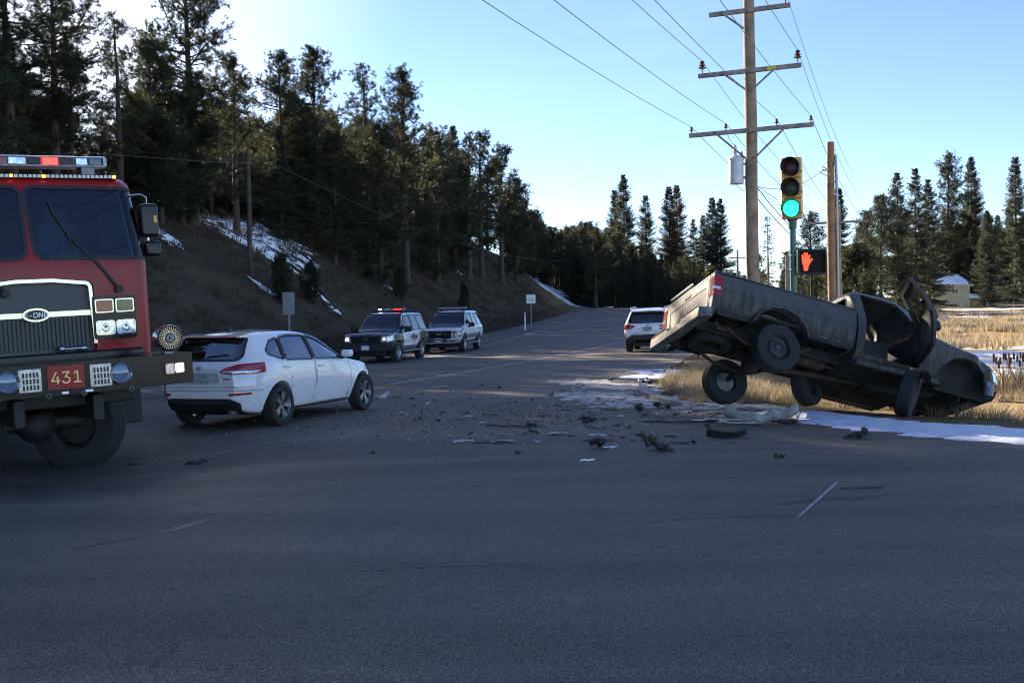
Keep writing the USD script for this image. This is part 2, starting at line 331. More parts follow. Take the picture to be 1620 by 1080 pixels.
obj('road', (v3, f3), ASPHALT_L, smooth=True, kind='structure')
def ribbon(pts, w, dz=.009, step=.8, ragged=0.0):
    L = LineString(pts); n = max(2, int(L.length / step)); s = np.linspace(0, L.length, n)
    c = np.array([L.interpolate(a).coords[0] for a in s]); t = np.gradient(c, axis=0); t /= np.linalg.norm(t, axis=1, keepdims=True); nn = np.column_stack([-t[:, 1], t[:, 0]])
    w = np.atleast_1d(np.asarray(w, float)); ww = np.interp(np.linspace(0, 1, n), np.linspace(0, 1, len(w)), w) * (1 + ragged * (RNG.random(n) - .5))
    a, b = c + nn * ww[:, None] / 2, c - nn * ww[:, None] / 2; v = np.vstack([a, b]); v = np.column_stack([v, Gv(v[:, 0], v[:, 1], False) + dz]); i = np.arange(n - 1)
    return v, np.vstack([np.column_stack([i + n, i + n + 1, i + 1]), np.column_stack([i + n, i + 1, i])])
def gp(*pts): return [tuple(P(a, b)[:2]) for a, b in pts]
for pts, w, lab in (([(-9.6, 23), (-4.9, 41.7), (-2.6, 50.5), (-.9, 60), (1.2, 73), (6.6, 100)], .13, 'long faded white edge line in front of the police vehicles'),
                    ([(-3.0, 27.5), (2.1, 44.5), (5.3, 55), (9.5, 69), (18, 98)], .15, 'long white lane line left of the white car driving away'),
                    (gp((1263, 819), (1325, 763)), .03, 'short thin white chalk line on the near asphalt'),
                    ([(2.0, 74), (10.8, 79)], .5, 'white bar across the far lane'), ([(3.3, 90), (13.6, 95)], .6, 'farther white bar across the lane')):
    obj('road_marking', ribbon(pts, w, ragged=.3), PAINT, smooth=True, label=lab, kind='structure')
SPILL = M('dried_spill', (.085, .088, .095), .6, col2=(.045, .046, .048), scale=1.8, world=True, ramp=(.42, .58))
SPILLS = [(-3.0, 15.4, 1.0, .16, .42), (-4.2, 14.5, 1.1, .12, .48), (-2.3, 16.2, .5, .12, .3), (-5.2, 13.5, .9, .06, .5)]
SEAM = M('tar_seam', (.022, .021, .020), .55, col2=(.05, .045, .04), scale=9, world=True)
for pts, w in ((gp((120, 868), (250, 845), (330, 823), (420, 797), (505, 774)), .035), (gp((860, 832), (1000, 826), (1120, 820), (1262, 815)), .03), (gp((560, 905), (700, 894), (860, 893)), .03)):
    obj('road_seam', ribbon(pts, w, .0065, .25, .8), SEAM, smooth=True, kind='structure')
obj('skid_mark', ribbon(gp((1225, 800), (1290, 791), (1350, 789), (1400, 785)), [.05, .2, .16, .04], .0055, .2, .8), M('skid_dark', (.045, .04, .036), .8, col2=(.075, .066, .056), scale=5, world=True), smooth=True, kind='structure')
# kerb
def kerb(pts, w=.18, h=.085):
    L = LineString(pts); o = L.buffer(w / 2, cap_style=2, join_style=1)
    m = prism(o, 'z', -.15, h).refine_to_length(.35); t = tm(m); t.vertices[:, 2] += Gv(t.vertices[:, 0], t.vertices[:, 1], False); return t
obj('kerb', kerb([(2.95, 19.2), (2.68, 20.5), (2.6, 22.5), (2.85, 25.0)]), CONCRETE, smooth=35, kind='structure')

# ---------------------------------------------------------------- snow
def snow(name, blobs, look, label, thick=.06, res=.12, seed=1, amp=1.0, freq=1.3):
    """Thin drift over the ground: blobs are (x, y, rx, ry, angle); its rim is broken up by noise."""
    b = np.array(blobs, float); r = b[:, 2:4].max(1)
    x0, x1, y0, y1 = (b[:, 0] - r).min() - .3, (b[:, 0] + r).max() + .3, (b[:, 1] - r).min() - .3, (b[:, 1] + r).max() + .3
    xs, ys = np.arange(x0, x1, res), np.arange(y0, y1, res)
    def field(x, y):
        f = np.full(x.shape, -9.0)
        for cx, cy, rx, ry, a in b:
            c, s = math.cos(a), math.sin(a); u, v = (x - cx) * c + (y - cy) * s, -(x - cx) * s + (y - cy) * c
            f = np.maximum(f, 1 - np.hypot(u / rx, v / ry))
        q = np.stack([x, y, 0 * x], -1)
        return f + (meshkit.fbm(q * freq / max(.6, res * 6), 4, seed) - .52) * amp
    X, Y = np.meshgrid(xs, ys); X, Y = X.ravel(), Y.ravel(); f = field(X, Y)
    Z = Gv(X, Y) + np.clip(f, -.3, .45) * thick * 2
    V, Fc = grid_mesh(xs, ys, lambda a, c: Z); keep = (f[Fc] > -.12).any(1)
    if keep.sum() == 0: return
    u, inv = np.unique(Fc[keep], return_inverse=True)
    obj(name, (V[u], inv.reshape(-1, 3)), look, smooth=True, kind='stuff', label=label)
snow('dried_spill', SPILLS, SPILL, 'pale dried fluid streak on the asphalt in front of the white hatchback', .006, .05, 12)
snow('roadside_snow', [(6.1, 14.2, 4.6, .95, -1.02), (8.5, 11.3, 4, 1.2, -1.0), (4.6, 17.2, 1.5, .6, -1.0)], SNOW_L, 'clean bluish strip of snow along the road edge in front of the pickup', .05, .07, 2)
snow('slushy_snow', [(3.9, 18.3, 2.0, 1.0, -.95), (2.5, 20.6, 1.3, 1.4, 0), (1.9, 22.2, 1.0, 1.7, .2), (2.2, 26.0, .8, 2.2, .2)], DIRTY_SNOW_L, 'dirty crumbled snow and slush spread at the kerb corner under the hanging wheel', .02, .04, 3, 2.4, 2.6)
for k, (px, py, a, b_) in enumerate([(1040, 588, .8, .5), (1010, 596, .5, .35), (1060, 592, .5, .3)]):
    p = P(px, py); snow('snow_patch', [(p[0], p[1], a, b_ * 2.2, .2)], SNOW_L, None, .03, .06, 7 + k)
def hill_p(px, py): return on_ground(px, py)
for k, (px, py, a, b_) in enumerate([(375, 352, 2.3, 1.2), (392, 362, 2.2, 1.3), (405, 385, 2.2, 1.0), (380, 372, 1.6, 1.0), (412, 393, 1.6, .7), (345, 348, 1.2, .5), (265, 377, .8, .45), (420, 458, .9, .25), (486, 413, .7, .5), (507, 470, .8, .2), (611, 452, .9, .25), (718, 425, 1.0, .4), (470, 364, .5, .4), (530, 490, .5, .2)]):
    p = hill_p(px, py); snow('hillside_snow', [(p[0], p[1], a, b_ * (2.7 if b_ > .6 else 1.4), -.5)], SNOW_L, None, .05, .07, 20 + k, 2.0, 1.6)
for k, (px, py, a, b_) in enumerate([(885, 462, 3.5, 3), (905, 474, 3.0, 3.0), (968, 489, 3, 4)]):
    p = at_depth(px, py, 135 + 6 * k); snow('far_snow', [(p[0], p[1], a, b_ * 3, 0)], SNOW_L, None, .1, .25, 40 + k)
for k, (x, y, a, b_) in enumerate([(17.5, 39, 5, 2.2), (20, 46, 6, 2.5), (24, 42, 5, 2), (14, 33, 2.5, 1.2), (26, 53, 5, 1.6), (19.5, 34, 3, 1.6), (15.5, 29, 3, 1.2), (46, 128, 26, 5), (64, 136, 22, 5), (58, 152, 38, 6), (84, 158, 22, 5), (33, 96, 4, 2), (52, 105, 6, 2), (82, 182, 24, 6), (100, 196, 12, 5), (94, 188, 7, 6), (112, 215, 12, 8)]):
    snow('field_snow', [(x, y, a, b_, .1)], SNOW_L, None, .09, .12 if y < 60 else .5, 60 + k)
# ---------------------------------------------------------------- grass
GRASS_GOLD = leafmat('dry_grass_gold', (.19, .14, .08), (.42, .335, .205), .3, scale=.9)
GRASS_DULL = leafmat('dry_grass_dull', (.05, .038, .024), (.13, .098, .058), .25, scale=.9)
def tuft_mesh(n, h, spread, w, seed):
    r = np.random.default_rng(seed); a = r.random(n) * 6.283; d = r.random(n) ** .7 * spread; hh = h * (.45 + .55 * r.random(n)); lean = .15 + .5 * r.random(n)
    b = np.column_stack([np.cos(a) * d, np.sin(a) * d, -0.03 * np.ones(n)]); la = a + r.normal(0, .7, n)
    tip = b + np.column_stack([np.cos(la) * lean * hh, np.sin(la) * lean * hh, hh]); mid = b * .5 + tip * .5 + np.column_stack([-np.cos(la), -np.sin(la), .6 * np.ones(n)]) * (lean * hh * .16)[:, None]
    s = np.column_stack([-np.sin(la + 1.0), np.cos(la + 1.0), 0 * a]) * w
    V = np.stack([b - s, b + s, mid + s * .7, mid - s * .7, tip], 1).reshape(-1, 3); i = np.arange(n)[:, None] * 5
    return V, np.concatenate([i + [0, 1, 2], i + [0, 2, 3], i + [3, 2, 4]])
def instancer(name, protos, pos, idx, scale, label, mats):
    pi = UsdGeom.PointInstancer.Define(stage, numbered('/World', name)); path = str(pi.GetPath())
    for k, (m, mat) in enumerate(zip(protos, mats)):
        usdkit.mesh(stage, f'{path}/tuft_{k:03d}', m, mat); pi.CreatePrototypesRel().AddTarget(f'{path}/tuft_{k:03d}')
    n = len(pos); r = np.random.default_rng(5); a = r.random(n) * math.pi
    pi.CreatePositionsAttr(Vt.Vec3fArray.FromNumpy(np.asarray(pos, np.float32))); pi.CreateProtoIndicesAttr(Vt.IntArray.FromNumpy(np.asarray(idx, np.int32)))
    pi.CreateScalesAttr(Vt.Vec3fArray.FromNumpy(np.asarray(scale, np.float32)))
    pi.CreateOrientationsAttr(Vt.QuathArray([Gf.Quath(float(math.cos(t)), 0, 0, float(math.sin(t))) for t in a]))
    return tag(pi.GetPrim(), label, None, None, 'stuff')
_gm = [tuft_mesh(34, .34, .14, .006, k) for k in range(3)]
def scatter(n, x0, x1, y0, y1, ok, seed):
    r = np.random.default_rng(seed); p = np.column_stack([x0 + (x1 - x0) * r.random(n), y0 + (y1 - y0) * r.random(n)]); p = p[ok(p[:, 0], p[:, 1], r.random(n))]
    return np.column_stack([p, Gv(p[:, 0], p[:, 1])]), r
def edge_d(x, y):
    p = shapely.points(x, y); return np.where(shapely.contains(VERGE, p), shapely.distance(_edge_line, p), -1)
def clump(x, y, s, seed): return meshkit.fbm(np.stack([x * s, y * s, 0 * x], -1), 3, seed)
# tall grass on the kerb corner and round the pickup
p, r = scatter(3600, 2.4, 15, 9, 33, lambda x, y, u: (edge_d(x, y) > .45) & (edge_d(x, y) < 9) & ((edge_d(x, y) > 1.5) | (y > 19.0)) & (clump(x, y, .6, 2) > .40 - .3 * ((y > 19) & (edge_d(x, y) < 2.5))) & ((edge_d(x, y) > 3.4) | (y > 19.9)), 1)
instancer('verge_grass', _gm, p, r.integers(0, 3, len(p)), (.45 + .7 * r.random(len(p)))[:, None] * [1, 1, 1.0], 'tall dry golden grass around the wrecked pickup and kerb corner', [GRASS_GOLD] * 3)
# field beyond
_gf = [tuft_mesh(26, .5, .45, .022, 10 + k) for k in range(3)]
p, r = scatter(26000, 10, 95, 26, 185, lambda x, y, u: (edge_d(x, y) > 6) & (x < .62 * y) & (clump(x, y, .12, 4) > .36 + .30 * np.exp(-((y - 38) / 9) ** 2) + .3 * np.exp(-((y - 140) / 16) ** 2)) & (u < 1.2 - y / 260), 2)
instancer('field_grass', _gf, p, r.integers(0, 3, len(p)), (.6 + .9 * r.random(len(p)))[:, None] * [1, 1, 1.0], 'dry golden grass covering the sunlit field in front of the house', [GRASS_GOLD] * 3)
# bank on the left
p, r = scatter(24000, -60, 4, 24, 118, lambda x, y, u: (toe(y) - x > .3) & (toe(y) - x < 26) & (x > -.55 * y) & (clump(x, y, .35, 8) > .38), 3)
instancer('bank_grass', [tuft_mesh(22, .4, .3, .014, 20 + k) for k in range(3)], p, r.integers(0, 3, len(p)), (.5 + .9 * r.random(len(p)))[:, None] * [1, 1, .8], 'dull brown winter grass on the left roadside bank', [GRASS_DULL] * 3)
# ---------------------------------------------------------------- trees
BARK = M('bark', (.055, .036, .025), .9, col2=(.026, .020, .016), scale=5, bump=.02, bscale=12)
GREYWOOD = M('grey_dead_wood', (.16, .13, .11), .9, var=.4, scale=4)
PINE_L = leafmat('pine_needles', (.014, .024, .011), (.045, .055, .024), .15, (.10, .12, .04), .35)
OLIVE_L = leafmat('pine_needles_olive', (.036, .044, .018), (.085, .094, .038), .2, (.16, .16, .06), .35)
SPRUCE_L = leafmat('spruce_needles', (.015, .023, .014), (.044, .054, .030), .14, (.10, .12, .05), .35)
RUST_L = leafmat('rusty_spruce_needles', (.055, .040, .022), (.14, .085, .045), .2, (.16, .10, .05), .35)
DARK_L = leafmat('dark_needles', (.014, .024, .012), (.04, .052, .026), .2, (.07, .09, .03), .3)
def unit(v): return v / np.maximum(np.linalg.norm(v, axis=-1, keepdims=True), 1e-9)
def blades(p, d, L, w, spread, r):
    """One thin triangle per row of p, pointing about d."""
    d = unit(d + r.normal(0, spread, d.shape)); s = unit(np.cross(d, r.normal(0, 1, d.shape))) * w
    V = np.stack([p - s, p + s, p + d * L[:, None]], 1).reshape(-1, 3); return V, np.arange(len(V)).reshape(-1, 3)
def thin_tubes(A, B, ra, rb, n=3):
    """Many straight tapered twigs at once."""
    d = unit(B - A); u = unit(np.cross(d, np.array([.3, .2, 1.0]))); v = np.cross(d, u); V = []
    for q, rr in ((A, ra), (B, rb)):
        for k in range(n):
            a = k / n * 6.283; V.append(q + (u * math.cos(a) + v * math.sin(a)) * np.asarray(rr).reshape(-1, 1))
    V = np.stack(V, 1); i = np.arange(len(A))[:, None] * 2 * n; F = []
    for k in range(n):
        b = (k + 1) % n; F += [i + [k, b, b + n], i + [k, b + n, k + n]]
    return V.reshape(-1, 3), np.concatenate(F)
def pine(seed, H=18.0, cb=.3, lmax=3.0, limbs=60, dens=1.0, top=.35):
    """Irregular open pine: trunk, limbs with side twigs, needle tufts at the twig ends. Returns (trunk, branches, needles)."""
    r = np.random.default_rng(seed)
    z = np.linspace(0, H, 14); wob = np.cumsum(r.normal(0, .05, (14, 2)), 0) * (z / H)[:, None]; tr = np.column_stack([wob, z])
    rad = .018 * H * (1 - z / H) ** .8 + .02; rad[0] *= 1.25
    trunk = tube(tr, rad, 9)
    A, B, RA, RB, TP, TD = [], [], [], [], [], []
    for k in range(limbs):
        t = (k + r.random()) / limbs; zz = H * (cb + (1 - cb) * t ** .92); c = np.array([np.interp(zz, z, tr[:, 0]), np.interp(zz, z, tr[:, 1]), zz])
        L = lmax * (min(1.0, .35 + 2.2 * t) * (1 - t) ** .62 + .10) * r.uniform(.45, 1.25) + .25
        az = r.random() * 6.283; up = -.25 + 1.0 * t + r.normal(0, .18)
        d = np.array([math.cos(az), math.sin(az), up]); d /= np.linalg.norm(d); n = 6; pts = [c]
        for j in range(n):
            d = d + np.array([r.normal(0, .12), r.normal(0, .12), .10 - .05 * (1 - t)]); d /= np.linalg.norm(d); pts.append(pts[-1] + d * L / n)
        pts = np.array(pts); rr = np.linspace(.012 + .016 * L, .012, n + 1)
        A += list(pts[:-1]); B += list(pts[1:]); RA += list(rr[:-1]); RB += list(rr[1:])
        m = int((4 + 4.6 * L) * dens)
        for j in range(m):
            s = 1 - r.random() ** 1.4 * .8; q = pts[0] + 0; f = s * n; i0 = min(int(f), n - 1); q = pts[i0] + (pts[i0 + 1] - pts[i0]) * (f - i0)
            dd = unit(pts[i0 + 1] - pts[i0] + r.normal(0, .75, 3) + [0, 0, .25]); l = (.25 + .55 * r.random()) * (.5 + .22 * L)
            A.append(q); B.append(q + dd * l); RA.append(.012); RB.append(.006)
            for g in np.linspace(.45, 1, 4):
                TP.append(q + dd * l * g + r.normal(0, .06, 3)); TD.append(dd)
    TP, TD = np.array(TP), np.array(TD); nb = 15
    P_ = np.repeat(TP, nb, 0); D_ = np.repeat(TD, nb, 0)
    nv = blades(P_ + RNG.normal(0, .02, P_.shape) * 0, D_, r.uniform(.16, .34, len(P_)), .013, .75, r)
    return trunk, thin_tubes(np.array(A), np.array(B), np.array(RA), np.array(RB), 4), nv
def spruce(seed, H=18.0, base=.06, lmax=2.6, dens=1.0, gap=.34, ragged=.3):
    """Narrow cone of drooping boughs with hanging twigs. Returns (trunk, branches, needles)."""
    r = np.random.default_rng(seed); z = np.linspace(0, H, 8); trunk = tube(np.column_stack([0 * z, 0 * z, z]), .014 * H * (1 - z / H) ** .9 + .012, 8)
    A, B, RA, RB, TP, TD, LL = [], [], [], [], [], [], []
    zz = H * base
    while zz < H * .985:
        t = zz / H; Lr = lmax * (1 - t) ** .85 * min(1, .55 + t * 4) + .12
        for k in range(int(r.integers(5, 8))):
            if r.random() < .12: continue
            L = Lr * r.uniform(1 - ragged, 1 + ragged * .6); az = r.random() * 6.283; h = np.array([math.cos(az), math.sin(az), 0.0]); n = max(3, int(L / .26))
            s = np.linspace(0, 1, n + 1); drop = -.42 * (1 - t * .9) * L * s ** 1.2 + .22 * L * s ** 3 + .35 * t * L * s
            pts = np.array([0, 0, zz + r.normal(0, .08)]) + h * (s * L)[:, None] + np.column_stack([0 * s, 0 * s, drop])
            A += list(pts[:-1]); B += list(pts[1:]); w = np.linspace(.012 + .01 * L, .006, n + 1); RA += list(w[:-1]); RB += list(w[1:])
            side = np.array([-h[1], h[0], 0])
            for i in range(1, n + 1):
                tw = .42 * (1 - .55 * i / n) * min(1, L / 1.2) + .10
                for sg in (-1, 0, 1):
                    if r.random() > dens: continue
                    d = unit(h * .55 + side * sg * 1.0 + np.array([0, 0, -.35 + .1 * r.normal()])); 
                    for g in (.35, .75): TP.append(pts[i] + d * tw * g); TD.append(d); LL.append(tw)
        zz += gap * r.uniform(.75, 1.3) * (.55 + .6 * (1 - t))
    TP, TD, LL = np.array(TP), np.array(TD), np.array(LL); nb = 5
    nv = blades(np.repeat(TP, nb, 0), np.repeat(TD, nb, 0), np.repeat(LL, nb) * r.uniform(.5, 1.0, len(TP) * nb) + .07, .022, .5, r)
    return trunk, thin_tubes(np.array(A), np.array(B), np.array(RA), np.array(RB), 3), nv
UsdGeom.Scope.Define(stage, '/World/Looks')
_tree_n = 0
CLASSES = {}
def tree_class(key, parts, mats):
    c = stage.CreateClassPrim(f'/tree_kinds_{key}')
    for name, m, mat, sm in zip(('trunk', 'branches', 'crown'), parts, mats, (True, False, False)):
        usdkit.mesh(stage, f'/tree_kinds_{key}/{name}', m, mat, smooth=sm)
    CLASSES[key] = c.GetPath()
for k in range(4): tree_class(f'tall_pine_{k}', pine(30 + k, 18, .34 - .05 * k, 3.9, 84, 1.2), (BARK, BARK, PINE_L))
for k in range(2): tree_class(f'thin_pine_{k}', pine(50 + k, 18, .3, 2.6, 54, .85), (BARK, BARK, PINE_L))
for k in range(3): tree_class(f'full_pine_{k}', pine(40 + k, 12, .08, 3.2, 84, 1.15), (BARK, BARK, OLIVE_L if k == 0 else PINE_L))
for k in range(6): tree_class(f'spruce_{k}', spruce(60 + k, 18, .05, 3.5 - .3 * (k % 3), ragged=.25 + .07 * k), (BARK, BARK, SPRUCE_L))
tree_class('rusty_spruce_0', spruce(70, 18, .04, 3.2), (BARK, BARK, RUST_L))
tree_class('snag_0', spruce(71, 14, .12, 1.7, .30, .5, .6), (GREYWOOD, GREYWOOD, RUST_L))
for k in range(2): tree_class(f'bush_{k}', pine(80 + k, 4, .04, 1.7, 60, 1.2), (BARK, BARK, DARK_L))
_H = {'tall_pine': 18, 'thin_pine': 18, 'full_pine': 12, 'spruce': 18, 'rusty_spruce': 18, 'snag': 14, 'bush': 4}
_cnt = {}
_NAMES = {'tall_pine': 'pine_tree', 'thin_pine': 'pine_tree', 'full_pine': 'pine_tree', 'spruce': 'spruce_tree', 'rusty_spruce': 'spruce_tree', 'snag': 'dead_tree', 'bush': 'young_pine'}
_VAR = {'tall_pine': 4, 'thin_pine': 2, 'full_pine': 3, 'spruce': 6, 'rusty_spruce': 1, 'snag': 1, 'bush': 2}
_rt = random.Random(8)
def plant(kind, x, y, H, label, group=None, var=None, width=1.0):
    v = _cnt.get(kind, 0) % _VAR[kind] if var is None else var; _cnt[kind] = _cnt.get(kind, 0) + 1
    x_ = UsdGeom.Xform.Define(stage, numbered('/World', _NAMES[kind])); s = H / _H[kind]; sw = s ** .8 * width
    x_.AddTranslateOp().Set(Gf.Vec3d(x, y, G(x, y) - .08)); x_.AddRotateZOp().Set(_rt.uniform(0, 360)); x_.AddScaleOp().Set(Gf.Vec3f(sw, sw, s))
    p = x_.GetPrim(); p.GetReferences().AddInternalReference(CLASSES[f'{kind}_{v}']); p.SetInstanceable(True)
    return tag(p, label, 'bush' if kind == 'bush' else 'tree', group)
def plant_px(kind, px, top, depth, label, group=None, var=None, width=1.0, lo=3.0):
    q = at_depth(px, top, depth)
    while px < 720 and depth < 75 and toe(depth) - q[0] < 11.5 and kind != 'bush': depth += 1.0; q = at_depth(px, top, depth)
    x = q[0]; H = q[2] - G(x, depth)
    if H < lo: return
    plant(kind, x, depth, H, label, group, var, width)
# the trees one can single out, by where they stand
NAMED = [
 ('tall_pine', 8, -150, 44, 'tall dark pine with a thick bare trunk above the fire engine roof, leftmost in view', 0),
 ('tall_pine', 78, -70, 47, 'tall pine just right of the leftmost thick-trunked pine'),
 ('thin_pine', 183, 28, 52, 'thin sparse pine in front of the white glowing sky'),
 ('tall_pine', 296, -85, 53, 'very tall open pine with bare upper limbs against the bright sky', 1),
 ('full_pine', 112, 95, 42, 'bushy dark pine directly behind the fire engine light bar'),
 ('full_pine', 238, 75, 47, 'broad dense pine filling the middle of the left slope beside the mirror'),
 ('full_pine', 300, 120, 46, 'dense dark pine standing below the very tall open pine'),
 ('tall_pine', 368, 95, 60, 'pine leaning over the snowy hillside patch'),
 ('tall_pine', 440, 92, 72, 'left one of the twin pines over the olive sunlit pine'),
 ('tall_pine', 497, 84, 76, 'right one of the twin pines over the olive sunlit pine'),
 ('full_pine', 462, 205, 58, 'olive green sunlit bushy pine on the hillside', 0),
 ('full_pine', 526, 215, 60, 'smaller olive bushy pine right of the large olive one', 0),
 ('thin_pine', 577, 108, 80, 'pine with airy crown left of the two-tone ridge pine'),
 ('tall_pine', 636, 118, 82, 'tall ridge pine with full crown above the police vehicles'),
 ('full_pine', 598, 200, 76, 'bushy pine below the airy crowned pine'),
 ('full_pine', 688, 214, 90, 'rounded pine on the ridge just left of the thin pointed spruce'),
 ('spruce', 716, 196, 100, 'thin pointed spruce rising from the ridge'),
 ('thin_pine', 738, 214, 100, 'narrow pine right beside the thin pointed ridge spruce'),
 ('tall_pine', 758, 214, 106, 'second narrow pine right of the pointed ridge spruce'),
 ('tall_pine', 790, 236, 110, 'pine at the right end of the high ridge line'),
 ('full_pine', 815, 290, 116, 'short pine where the ridge line drops to the road'),
 ('spruce', 986, 272, 165, 'tallest spruce of the group beyond the road end'),
 ('spruce', 972, 296, 168, 'slim spruce just left of the tallest one beyond the road'),
 ('spruce', 1021, 305, 170, 'slender spruce between the tallest spruce and the rusty one'),
 ('rusty_spruce', 1058, 292, 158, 'rusty brown twin-topped spruce behind the white car'),
 ('rusty_spruce', 1070, 290, 161, 'brown spruce standing right against the rusty twin-topped one'),
 ('spruce', 1097, 345, 165, 'short dark spruce right of the rusty brown spruces'),
 ('spruce', 1112, 338, 168, 'dark spruce left of the pair behind the pickup tailgate'),
 ('spruce', 1126, 310, 155, 'left spruce of the tall pair behind the pickup tailgate'),
 ('spruce', 1139, 311, 156, 'right spruce of the tall pair behind the pickup tailgate'),
 ('snag', 1214, 338, 110, 'bare dead tree between the big utility pole and the traffic signal'),
 ('tall_pine', 1283, 340, 120, 'pine behind the pedestrian signal'),
 ('spruce', 1326, 292, 112, 'spruce behind the plain wooden pole'),
 ('bush', 1352, 400, 92, 'round dark evergreen bush right of the plain wooden pole'),
 ('full_pine', 1392, 314, 150, 'wide rounded pine left of the spruces by the house'),
 ('spruce', 1419, 268, 152, 'pointed spruce at the left of the spruce row by the house'),
 ('spruce', 1447, 264, 156, 'taller pointed spruce left above the open pickup door'),
 ('spruce', 1468, 280, 162, 'narrow spruce behind the top of the open pickup door'),
 ('tall_pine', 1499, 249, 226, 'tall pine directly behind the yellow house'),
 ('spruce', 1536, 246, 228, 'tall spruce behind the right end of the yellow house'),
 ('spruce', 1561, 330, 190, 'short spruce standing at the right corner of the yellow house'),
 ('spruce', 1606, 243, 150, 'large spruce at the right edge of the photo'),
 ('spruce', 1650, 262, 160, 'spruce cut by the right edge of the photo'),
]
for row in NAMED: plant_px(*row[:5], var=row[5] if len(row) > 5 else None, width={'spruce': .92, 'rusty_spruce': .95}.get(row[0], 1.0))
for px, top, bot, lab in ((448, 408, 478, 'small dark pine bush on the bank above the grey sign back'), (492, 420, 478, 'second small dark pine bush right of the sign back'), (632, 425, 472, 'small dark pine bush on the bank above the front police vehicle'), (735, 452, 492, 'low bush on the bank behind the second police vehicle')):
    q = on_ground(px, bot); plant('bush', q[0], q[1], at_depth(px, top, q[1])[2] - q[2], lab, width=.55)
# the forest between them
_sky = np.array([(-700, -350), (-300, -300), (0, 40), (60, 120), (140, 190), (250, 150), (330, 160), (400, 190), (440, 190), (520, 170), (560, 190), (600, 200), (650, 200), (700, 250), (760, 260), (800, 285), (830, 325), (860, 350), (900, 362), (935, 355), (960, 360), (1000, 385), (1160, 430)], float)
def forest(n, xr, yr, ok, kinds, label, group, hs, seed, slack=45, mind=2.0, mass=None):
    r = random.Random(seed); done = []; tries = 0; rows = []
    while len(done) < n and tries < n * 40:
        tries += 1; x, y = r.uniform(*xr), r.uniform(*yr)
        if not ok(x, y) or any((x - a) ** 2 + (y - b) ** 2 < mind * mind for a, b in done): continue
        px = 810 + FPX * x / y; h = r.uniform(*hs); g = G(x, y)
        if -750 < px < 1180:
            lim = at_depth(px, np.interp(px, _sky[:, 0], _sky[:, 1]) + r.uniform(-.2, 1) * slack, y)[2] - g; h = min(h, lim)
        if h < 3.5: continue
        kd, wd = r.choice(kinds), r.uniform(.9, 1.15); done.append((x, y))
        if mass: rows.append((kd, r.randrange(_VAR[kd]), x, y, g - .08, h, wd))
        else: plant(kd, x, y, h, label, group, width=wd)
    if mass:
        pi = UsdGeom.PointInstancer.Define(stage, numbered('/World', mass)); keys = sorted({f'{a}_{b}' for a, b, *_ in rows})
        for k in keys:
            q = UsdGeom.Xform.Define(stage, f'{pi.GetPath()}/{k}').GetPrim(); q.GetReferences().AddInternalReference(CLASSES[k]); pi.CreatePrototypesRel().AddTarget(q.GetPath())
        pi.CreatePositionsAttr(Vt.Vec3fArray([Gf.Vec3f(*map(float, w[2:5])) for w in rows])); pi.CreateProtoIndicesAttr(Vt.IntArray([keys.index(f'{w[0]}_{w[1]}') for w in rows]))
        sc = [w[5] / _H[w[0]] for w in rows]; pi.CreateScalesAttr(Vt.Vec3fArray([Gf.Vec3f(a ** .8 * w[6], a ** .8 * w[6], a) for a, w in zip(sc, rows)]))
        an = [r.uniform(0, math.pi) for _ in rows]; pi.CreateOrientationsAttr(Vt.QuathArray([Gf.Quath(math.cos(a), 0, 0, math.sin(a)) for a in an]))
        tag(pi.GetPrim(), label, None, None, 'stuff')
_hs = lambda x, y: toe(y) - x
forest(130, (-40, 12), (40, 150), lambda x, y: 11 < _hs(x, y) < 40 and x > -.5 * y and not (312 < 810 + FPX * x / y < 450 and y < 74), ['tall_pine', 'full_pine', 'full_pine', 'spruce', 'thin_pine'], 'dark pine standing within the dense forest on the left hillside', 'forest on the left hillside', (8, 17), 1)
forest(45, (-60, 6), (85, 170), lambda x, y: 22 < _hs(x, y) < 80 and x > -.34 * y, ['tall_pine', 'full_pine', 'spruce'], 'dark pine deep in the forest behind the front trees of the left hillside', 'back rows of the hillside forest', (7, 12), 2)
forest(120, (0, 36), (122, 205), lambda x, y: -.01 < x / y < .20 and (edge_d(x, y) < 0.5 or y > 150), ['spruce', 'tall_pine', 'full_pine', 'spruce'], 'dark tree of the shaded wood where the road disappears', 'wood beyond the end of the road', (11, 20), 3, 14, 2.2)
forest(26, (22, 62), (175, 235), lambda x, y: .195 < x / y < .34, ['spruce', 'full_pine', 'tall_pine'], 'tree of the low dark wood behind the pickup and poles', 'low wood behind the pickup', (6, 11), 4, 20, 3)
forest(34, (60, 135), (205, 265), lambda x, y: .31 < x / y < .52, ['spruce', 'tall_pine', 'full_pine', 'spruce'], 'tree of the wood behind the yellow house', 'wood behind the yellow house', (13, 19), 5, 20, 4)
forest(75, (-75, -17), (4, 75), lambda x, y: _hs(x, y) > 4 and x / max(y, 1) < -.47, ['tall_pine', 'full_pine', 'tall_pine'], 'dense pine wood on the slope left of the fire engine', None, (14, 21), 6, 0, 4, 'pine_wood')
forest(70, (-42, -12), (10, 47), lambda x, y: _hs(x, y) > 2.5 and -1.9 < x / y < -.50, ['full_pine', 'tall_pine', 'full_pine'], 'bushy pine wood on the near slope left of the fire engine', None, (14, 20), 7, 0, 2.6, 'pine_wood')
plant('tall_pine', -18.9, 37.6, 19.5, 'tall pine standing just left of the thick-trunked pine above the fire engine')
plant('tall_pine', -20.8, 41.0, 19.5, 'tall pine behind the one just left of the thick-trunked pine')
